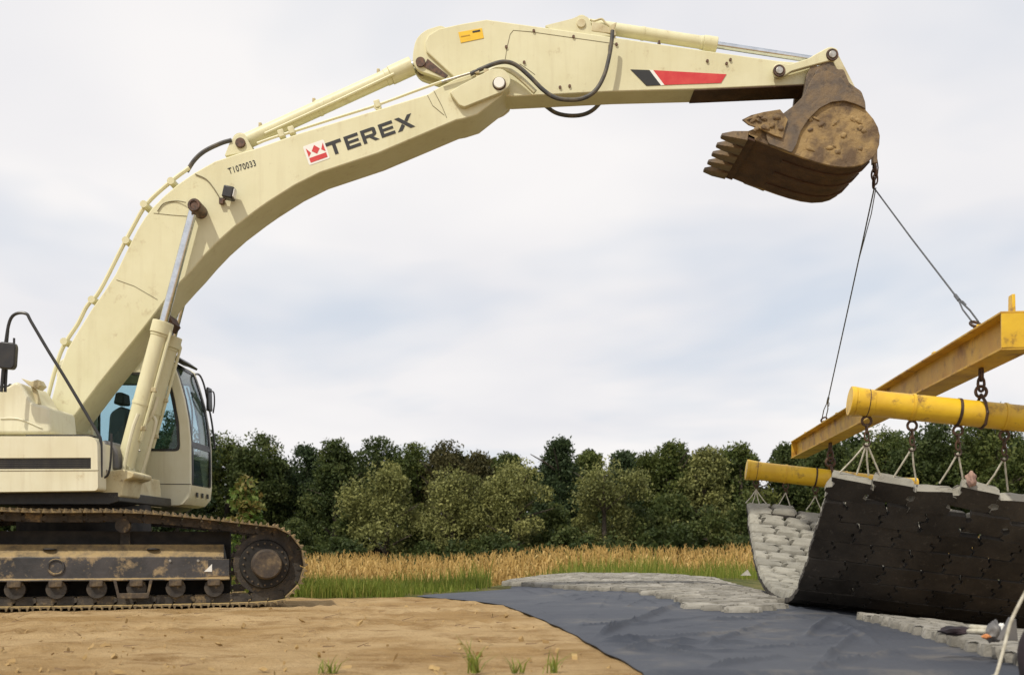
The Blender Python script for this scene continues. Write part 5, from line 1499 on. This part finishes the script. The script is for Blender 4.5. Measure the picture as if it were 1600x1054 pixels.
# ------------------------------------------------------------------ wire ropes and chain at the bucket
hook_c = pp(1366, 262, 11.95)
ch = MB(); 
link_chain(ch, hook_c + Vector((0, 0, .06)), pp(1365, 292, 11.97), .045, .10, .012)
link_chain(ch, hook_c + Vector((.015, 0, .02)), pp(1368, 286, 11.97), .04, .09, .010)
ch.tube([hook_c + Vector((.03, 0, .1)), hook_c + Vector((.045, 0, 0)), hook_c + Vector((.035, 0, -.1))], .008, 6)
o = ch.build('rigging_chain', DARKBROWN); tag(o, 'short twisted rusty chain hanging from the back of the bucket', 'chain')
ring_c = pp(1366, 294, 11.97)
for lab, ylug, split in (('wire rope sling running right from the bucket to the near beam lug', 0.02, .86), ('wire rope sling running down from the bucket to the far beam lug', y_far, .90)):
    lug = FB @ Vector((0, ylug, .10))
    sr = empty('wire_rope_sling', ring_c); tag(sr, lab, 'wire rope', 'wire rope slings')
    mid = ring_c.lerp(lug, split)
    d = (lug - ring_c).normalized(); s = d.cross(Vector((0, 1, 0))).normalized()
    mb = MB(); mb.tube([ring_c, ring_c.lerp(mid, .5) - Vector((0, 0, .01)), mid], .0085, 7); mb.build('rope', WIRE, sr)
    if ylug > 1:
        mb = MB(); mb.tube([ring_c + s * .02, ring_c.lerp(mid, .10) + s * .035, ring_c.lerp(mid, .3)], .006, 6); mb.build('rope_tail', WIRE, sr)
    mb = MB(); e2 = lug - d * .05
    mb.tube([mid, mid.lerp(e2, .5) + s * .032, e2 + s * .03], .008, 6); mb.tube([mid, mid.lerp(e2, .5) - s * .032, e2 - s * .03], .008, 6); mb.build('eye_loop', WIRE, sr)
    mb = MB(); mb.cyl(mid - d * .09, mid + d * .03, .016, 10); mb.tube([mid, mid + s * .03 + d * .05, mid + s * .035 + d * .12], .006, 6); mb.build('ferrule', WIRE, sr)
    mb = MB(); shackle(mb, lug + Vector((0, 0, -.02)) - d * .03, -d, .055, .013); mb.build('shackle', DARKBROWN, sr)

# ------------------------------------------------------------------ things lying on the lower right mat
def on_mat(x, y, lift=.165):
    # where the pixel ray meets the top of the near laid mat
    best = None
    for k in range(400):
        Y = 3.5 + k * .02
        p = pp(x, y, Y)
        if p.z < zt(p.x, Y) + lift: return p
    return pp(x, y, 7)
p = on_mat(1531, 992)
mb = MB(); mb.ring(p + Vector((0, 0, .02)), (0.05, .1, 1), .055, .014, 22, 8); mb.ring(p + Vector((.01, .01, .04)), (0.1, .0, 1), .05, .013, 22, 8)
tag(mb.build('rope_coil', ROPE), 'small coil of pale rope lying on the lower right mat', 'rope coil')
p = on_mat(1500, 990); crumple('fabric_scrap', p + Vector((0, .05, .015)), (.09, .05, .025), CLOTH, 'dark fabric scrap left of the pale rope coil', 'fabric', seed=5)
p = on_mat(1541, 998); crumple('fabric_scrap', p + Vector((0, .0, .015)), (.022, .016, .012), ORANGE, 'orange rag beside the pale rope coil', 'rag', seed=8)
p = on_mat(1556, 997); crumple('fabric_scrap', p + Vector((0, .03, .03)), (.04, .04, .06), GREYP, 'dark grey cloth bundle right of the orange rag', 'fabric', seed=11)
p = on_mat(1565, 994); crumple('paper_scrap', p + Vector((0, .0, .03)), (.022, .02, .045), WHITE, 'white crumpled paper right of the grey cloth bundle', 'paper', seed=14)
p = on_mat(1579, 1000); mb = MB(); mb.prism([(p.x - .05, p.z), (p.x + .04, p.z), (p.x + .03, p.z + .11), (p.x + .012, p.z + .12)], p.y, p.y + .05)
tag(mb.build('folded_sheet', GREYP, None, bevel=0.004), 'dark folded sheet leaning beside the worker at the right edge', 'sheet')
# loose white plank and stake behind the left mat
q = pp(1166, 894, 20.8); q.z = zt(q.x, q.y) + .19
mb = MB(); mb.add([(q.x - .12, q.y, q.z - .02), (q.x + .10, q.y, q.z - .02), (q.x + .05, q.y + .1, q.z + .10), (q.x - .02, q.y + .1, q.z - .0)], [(0, 1, 2, 3), (0, 2, 1), (0, 3, 2)])
tag(mb.build('block_fragment', CONCL, None), 'small broken pale block on the far edge of the left mats', 'block fragment')
# joint strap on the far left mat edge
# ------------------------------------------------------------------ sprouting weeds in the dirt
for (x, yb, h, n, lab) in ((510, 1052, 36, 9, 'leftmost green weed sprout in the foreground dirt'), (741, 1056, 60, 12, 'tallest weed sprout in the foreground dirt'), (806, 1056, 30, 8, 'low weed sprout just right of the tallest one'), (864, 1052, 40, 8, 'thin weed sprout nearest the edge of the dark sheet')):
    Y = 5.3
    b = pp(x, yb, Y); b.z = zt(b.x, Y) - .005
    hm_ = h / FPX * Y
    q_, t_ = blades(b.x, Y, b.z, n * 2, hm_, (.022, .015), 1.1, .005, 'sprout', 'x')
    o = soup('weed_sprout', q_, LEAF['sprout'], None, t_, loc=(b.x, Y, b.z)); tag(o, lab, 'weed', 'weed sprouts')
# clods and twigs on the dirt
q_ = []
for i in range(420):
    y = 5.0 + nrg.uniform(0, 1) ** 1.4 * 7.2
    x = nrg.uniform(-0.52, 0.1) * y * 1.0
    if x > interp(XL, y) - .1: continue
    s = .003 + .017 * nrg.uniform() ** 4
    c = np.array([x, y, zt(x, y) + s * .3])
    a = nrg.normal(size=(3, 3)); a /= np.linalg.norm(a, axis=1, keepdims=True)
    a *= s
    V8 = [c + a[0] * sx + a[1] * sy * .8 + a[2] * sz * .7 for sz in (-1, 1) for sy in (-1, 1) for sx in (-1, 1)]
    for f in ((0, 2, 3, 1), (4, 5, 7, 6), (0, 1, 5, 4), (2, 6, 7, 3), (0, 4, 6, 2), (1, 3, 7, 5)): q_.append([V8[i_] for i_ in f])
CLOD = mat('dry_clods', (0.40, 0.27, 0.11), .95, col2=(0.28, 0.18, 0.075), scale=3)
o = soup('dirt_clods', np.array(q_), CLOD); tag(o, 'small loose clods scattered over the sandy dirt', 'clods', kind='stuff')
q_ = []
for i in range(55):
    y = 5.1 + nrg.uniform(0, 1) * 7.0; x = nrg.uniform(-.5, .1) * y
    if x > interp(XL, y) - .1: continue
    an = nrg.uniform(-.6, .6); L_ = nrg.uniform(.015, .06)
    d = np.array([math.cos(an), math.sin(an), nrg.uniform(-.05, .3)]) * L_; c = np.array([x, y, zt(x, y) + .012]); w = np.array([0, .003, .004])
    q_.append([c - d - w, c - d + w, c + d + w * .5, c + d - w * .5])
o = soup('dry_twigs', np.array(q_), STRAW); tag(o, 'dry straw and twigs strewn over the sandy dirt', 'twigs', kind='stuff')

# ------------------------------------------------------------------ worker at the right edge
gzw = zt(2.5, 4.5)
def skin_mesh(name, verts, edges, radii, root_i, sub=2):
    me = bpy.data.meshes.new(name); me.from_pydata([tuple(v) for v in verts], edges, [])
    o = bpy.data.objects.new(name, me); COL.objects.link(o)
    sk = o.modifiers.new('skin', 'SKIN'); sk.use_smooth_shade = True
    for i, d in enumerate(me.skin_vertices[0].data):
        r = radii[i]; d.radius = r if isinstance(r, tuple) else (r, r); d.use_root = (i == root_i)
    ss = o.modifiers.new('sub', 'SUBSURF'); ss.levels = sub; ss.render_levels = sub
    dg = bpy.context.evaluated_depsgraph_get()
    m2 = bpy.data.meshes.new_from_object(o.evaluated_get(dg))
    bpy.data.objects.remove(o)
    return m2
G = gzw
hand = pp(1610, 920, 4.5)                                    # right hand on the tag line
per = empty('person', (2.62, 4.55, G)); tag(per, 'worker in dark clothing at the right edge holding a tag line in a tan glove', 'person')
V = {}
def add(n, x, y, z, r): V[n] = (Vector((x, y, z)), r)
add('pelvis', 2.66, 4.58, G + .93, (.155, .12)); add('waist', 2.63, 4.58, G + 1.08, (.14, .105)); add('chest', 2.58, 4.58, G + 1.28, (.165, .12)); add('neckb', 2.54, 4.58, G + 1.44, (.085, .08))
add('neck', 2.525, 4.58, G + 1.505, .06); add('head0', 2.505, 4.58, G + 1.57, (.078, .09)); add('head1', 2.495, 4.58, G + 1.66, (.09, .105)); add('head2', 2.50, 4.58, G + 1.725, (.07, .08))
add('shR', 2.55, 4.40, G + 1.39, .075); add('elR', 2.50, 4.37, G + 1.10, .055); add('wrR', hand.x + .075, 4.46, hand.z + .07, .038)
add('shL', 2.56, 4.76, G + 1.39, .075); add('elL', 2.60, 4.84, G + 1.11, .055); add('wrL', 2.70, 4.86, G + .86, .038)
add('hipR', 2.63, 4.49, G + .86, .105); add('knR', 2.25, 4.45, G + .50, .072); add('anR', 2.31, 4.44, G + .11, .05); add('toR', 2.20, 4.43, G + .05, .045)
add('hipL', 2.70, 4.68, G + .86, .105); add('knL', 2.68, 4.70, G + .48, .072); add('anL', 2.78, 4.70, G + .11, .05); add('toL', 2.62, 4.71, G + .05, .045)
nm = list(V); ix = {n: i for i, n in enumerate(nm)}
E = [('pelvis', 'waist'), ('waist', 'chest'), ('chest', 'neckb'), ('neckb', 'neck'), ('neck', 'head0'), ('head0', 'head1'), ('head1', 'head2'), ('chest', 'shR'), ('shR', 'elR'), ('elR', 'wrR'), ('chest', 'shL'), ('shL', 'elL'), ('elL', 'wrL'),
     ('pelvis', 'hipR'), ('hipR', 'knR'), ('knR', 'anR'), ('anR', 'toR'), ('pelvis', 'hipL'), ('hipL', 'knL'), ('knL', 'anL'), ('anL', 'toL')]
me = skin_mesh('body', [V[n][0] for n in nm], [(ix[a_], ix[b_]) for a_, b_ in E], [V[n][1] for n in nm], ix['pelvis'])
for m_ in (CLOTH, SKIN, BOOT): me.materials.append(m_)
for pl in me.polygons:
    z = pl.center.z
    pl.material_index = 1 if z > G + 1.50 else (2 if z < G + .16 else 0)
attach(bpy.data.objects.new('body', me), per, Matrix())
def hand_mesh(w, d, palm_n, curl, thumb_s):
    """palm with five curled fingers: w wrist, d pointing direction, palm_n the way the palm faces"""
    d = Vector(d).normalized(); s = d.cross(Vector(palm_n)).normalized() * thumb_s; pn = Vector(palm_n).normalized()
    vs, es, rs = [w, w + d * .05], [(0, 1)], [.026, (.034, .02)]
    for i, (o_, ln) in enumerate(((.030, .078), (.010, .088), (-.010, .082), (-.030, .066))):
        b = w + d * .088 + s * o_
        k = len(vs)
        vs += [b, b + (d * .6 + pn * .55) * ln * .5, b + (d * .55 + pn * 1.25) * ln * .55, b + (d * .05 + pn * 1.35) * ln * .62]
        es += [(1, k), (k, k + 1), (k + 1, k + 2), (k + 2, k + 3)]; rs += [.0115, .010, .0095, .008]
    k = len(vs); b = w + d * .03 + s * .034
    vs += [b, b + s * .022 + d * .03 + pn * .012, b + s * .012 + d * .05 + pn * .04]; es += [(1, k), (k, k + 1), (k + 1, k + 2)]; rs += [.014, .011, .009]
    return skin_mesh('hand', vs, es, rs, 0, 1)
for wn_, tgt, s_ in (('wrR', hand + Vector((-.01, 0, -.02)), 1), ('wrL', V['wrL'][0] + Vector((-.1, -.02, -.05)), -1)):
    w_ = V[wn_][0]
    hme = hand_mesh(w_, tgt - w_, (-.3, -.75 if s_ > 0 else .6, -.4), 1, s_)
    hme.materials.append(GLOVE)
    attach(bpy.data.objects.new('glove', hme), per, Matrix())
hc = V['head1'][0]
mb = MB(); bmx = bmesh.new(); bmesh.ops.create_uvsphere(bmx, u_segments=20, v_segments=12, radius=1)
bmx.verts.index_update()
mb.add([hc + Vector((v.co.x * .104 + .016, v.co.y * .09, v.co.z * .105 + .022)) for v in bmx.verts if True], [[v.index for v in f.verts] for f in bmx.faces if all(v.co.z > .12 or (v.co.x > .25 and v.co.z > -.6) for v in f.verts)]); bmx.free()
mb.build('hair', HAIR, per)
mb = MB(); mb.add([hc + Vector(v) for v in ((-.092, -.012, -.035), (-.092, .012, -.035), (-.118, 0, -.032), (-.088, 0, .012))], [(0, 1, 2), (0, 2, 3), (1, 3, 2)]); mb.build('nose', SKIN, per)
for s_ in (-1, 1):
    mb = MB(); mb.cyl(hc + Vector((-.088, s_ * .033, .005)), hc + Vector((-.096, s_ * .033, .004)), .010, 10); mb.build('eye', HAIR, per)
    mb = MB(); mb.box(hc + Vector((.01, s_ * .086, -.01)), (.035, .014, .055)); mb.build('ear', SKIN, per, bevel=0.006)
mb = MB(); mb.box(hc + Vector((-.088, 0, -.062)), (.012, .045, .008)); mb.build('mouth', PINKISH, per, bevel=0.002)
# tag line from the glove to the ground
pts = [hand + Vector((-.02, -.02, .0)), pp(1604, 922, 4.47), pp(1590, 948, 4.47), pp(1578, 975, 4.47), pp(1569, 1010, 4.44), pp(1557, 1052, 4.4), pp(1546, 1078, 4.3)]
last = Vector((2.02, 4.15, zt(2.02, 4.15) + .02))
mb = MB(); mb.tube(smooth_path(pts + [last, Vector((2.2, 3.9, zt(2.2, 3.9) + .02)), Vector((2.5, 3.8, zt(2.5, 3.8) + .02))], 5), .0075, 8)
tag(mb.build('tag_line', ROPE), 'thin tan tag line hanging from the worker glove to the ground', 'rope')
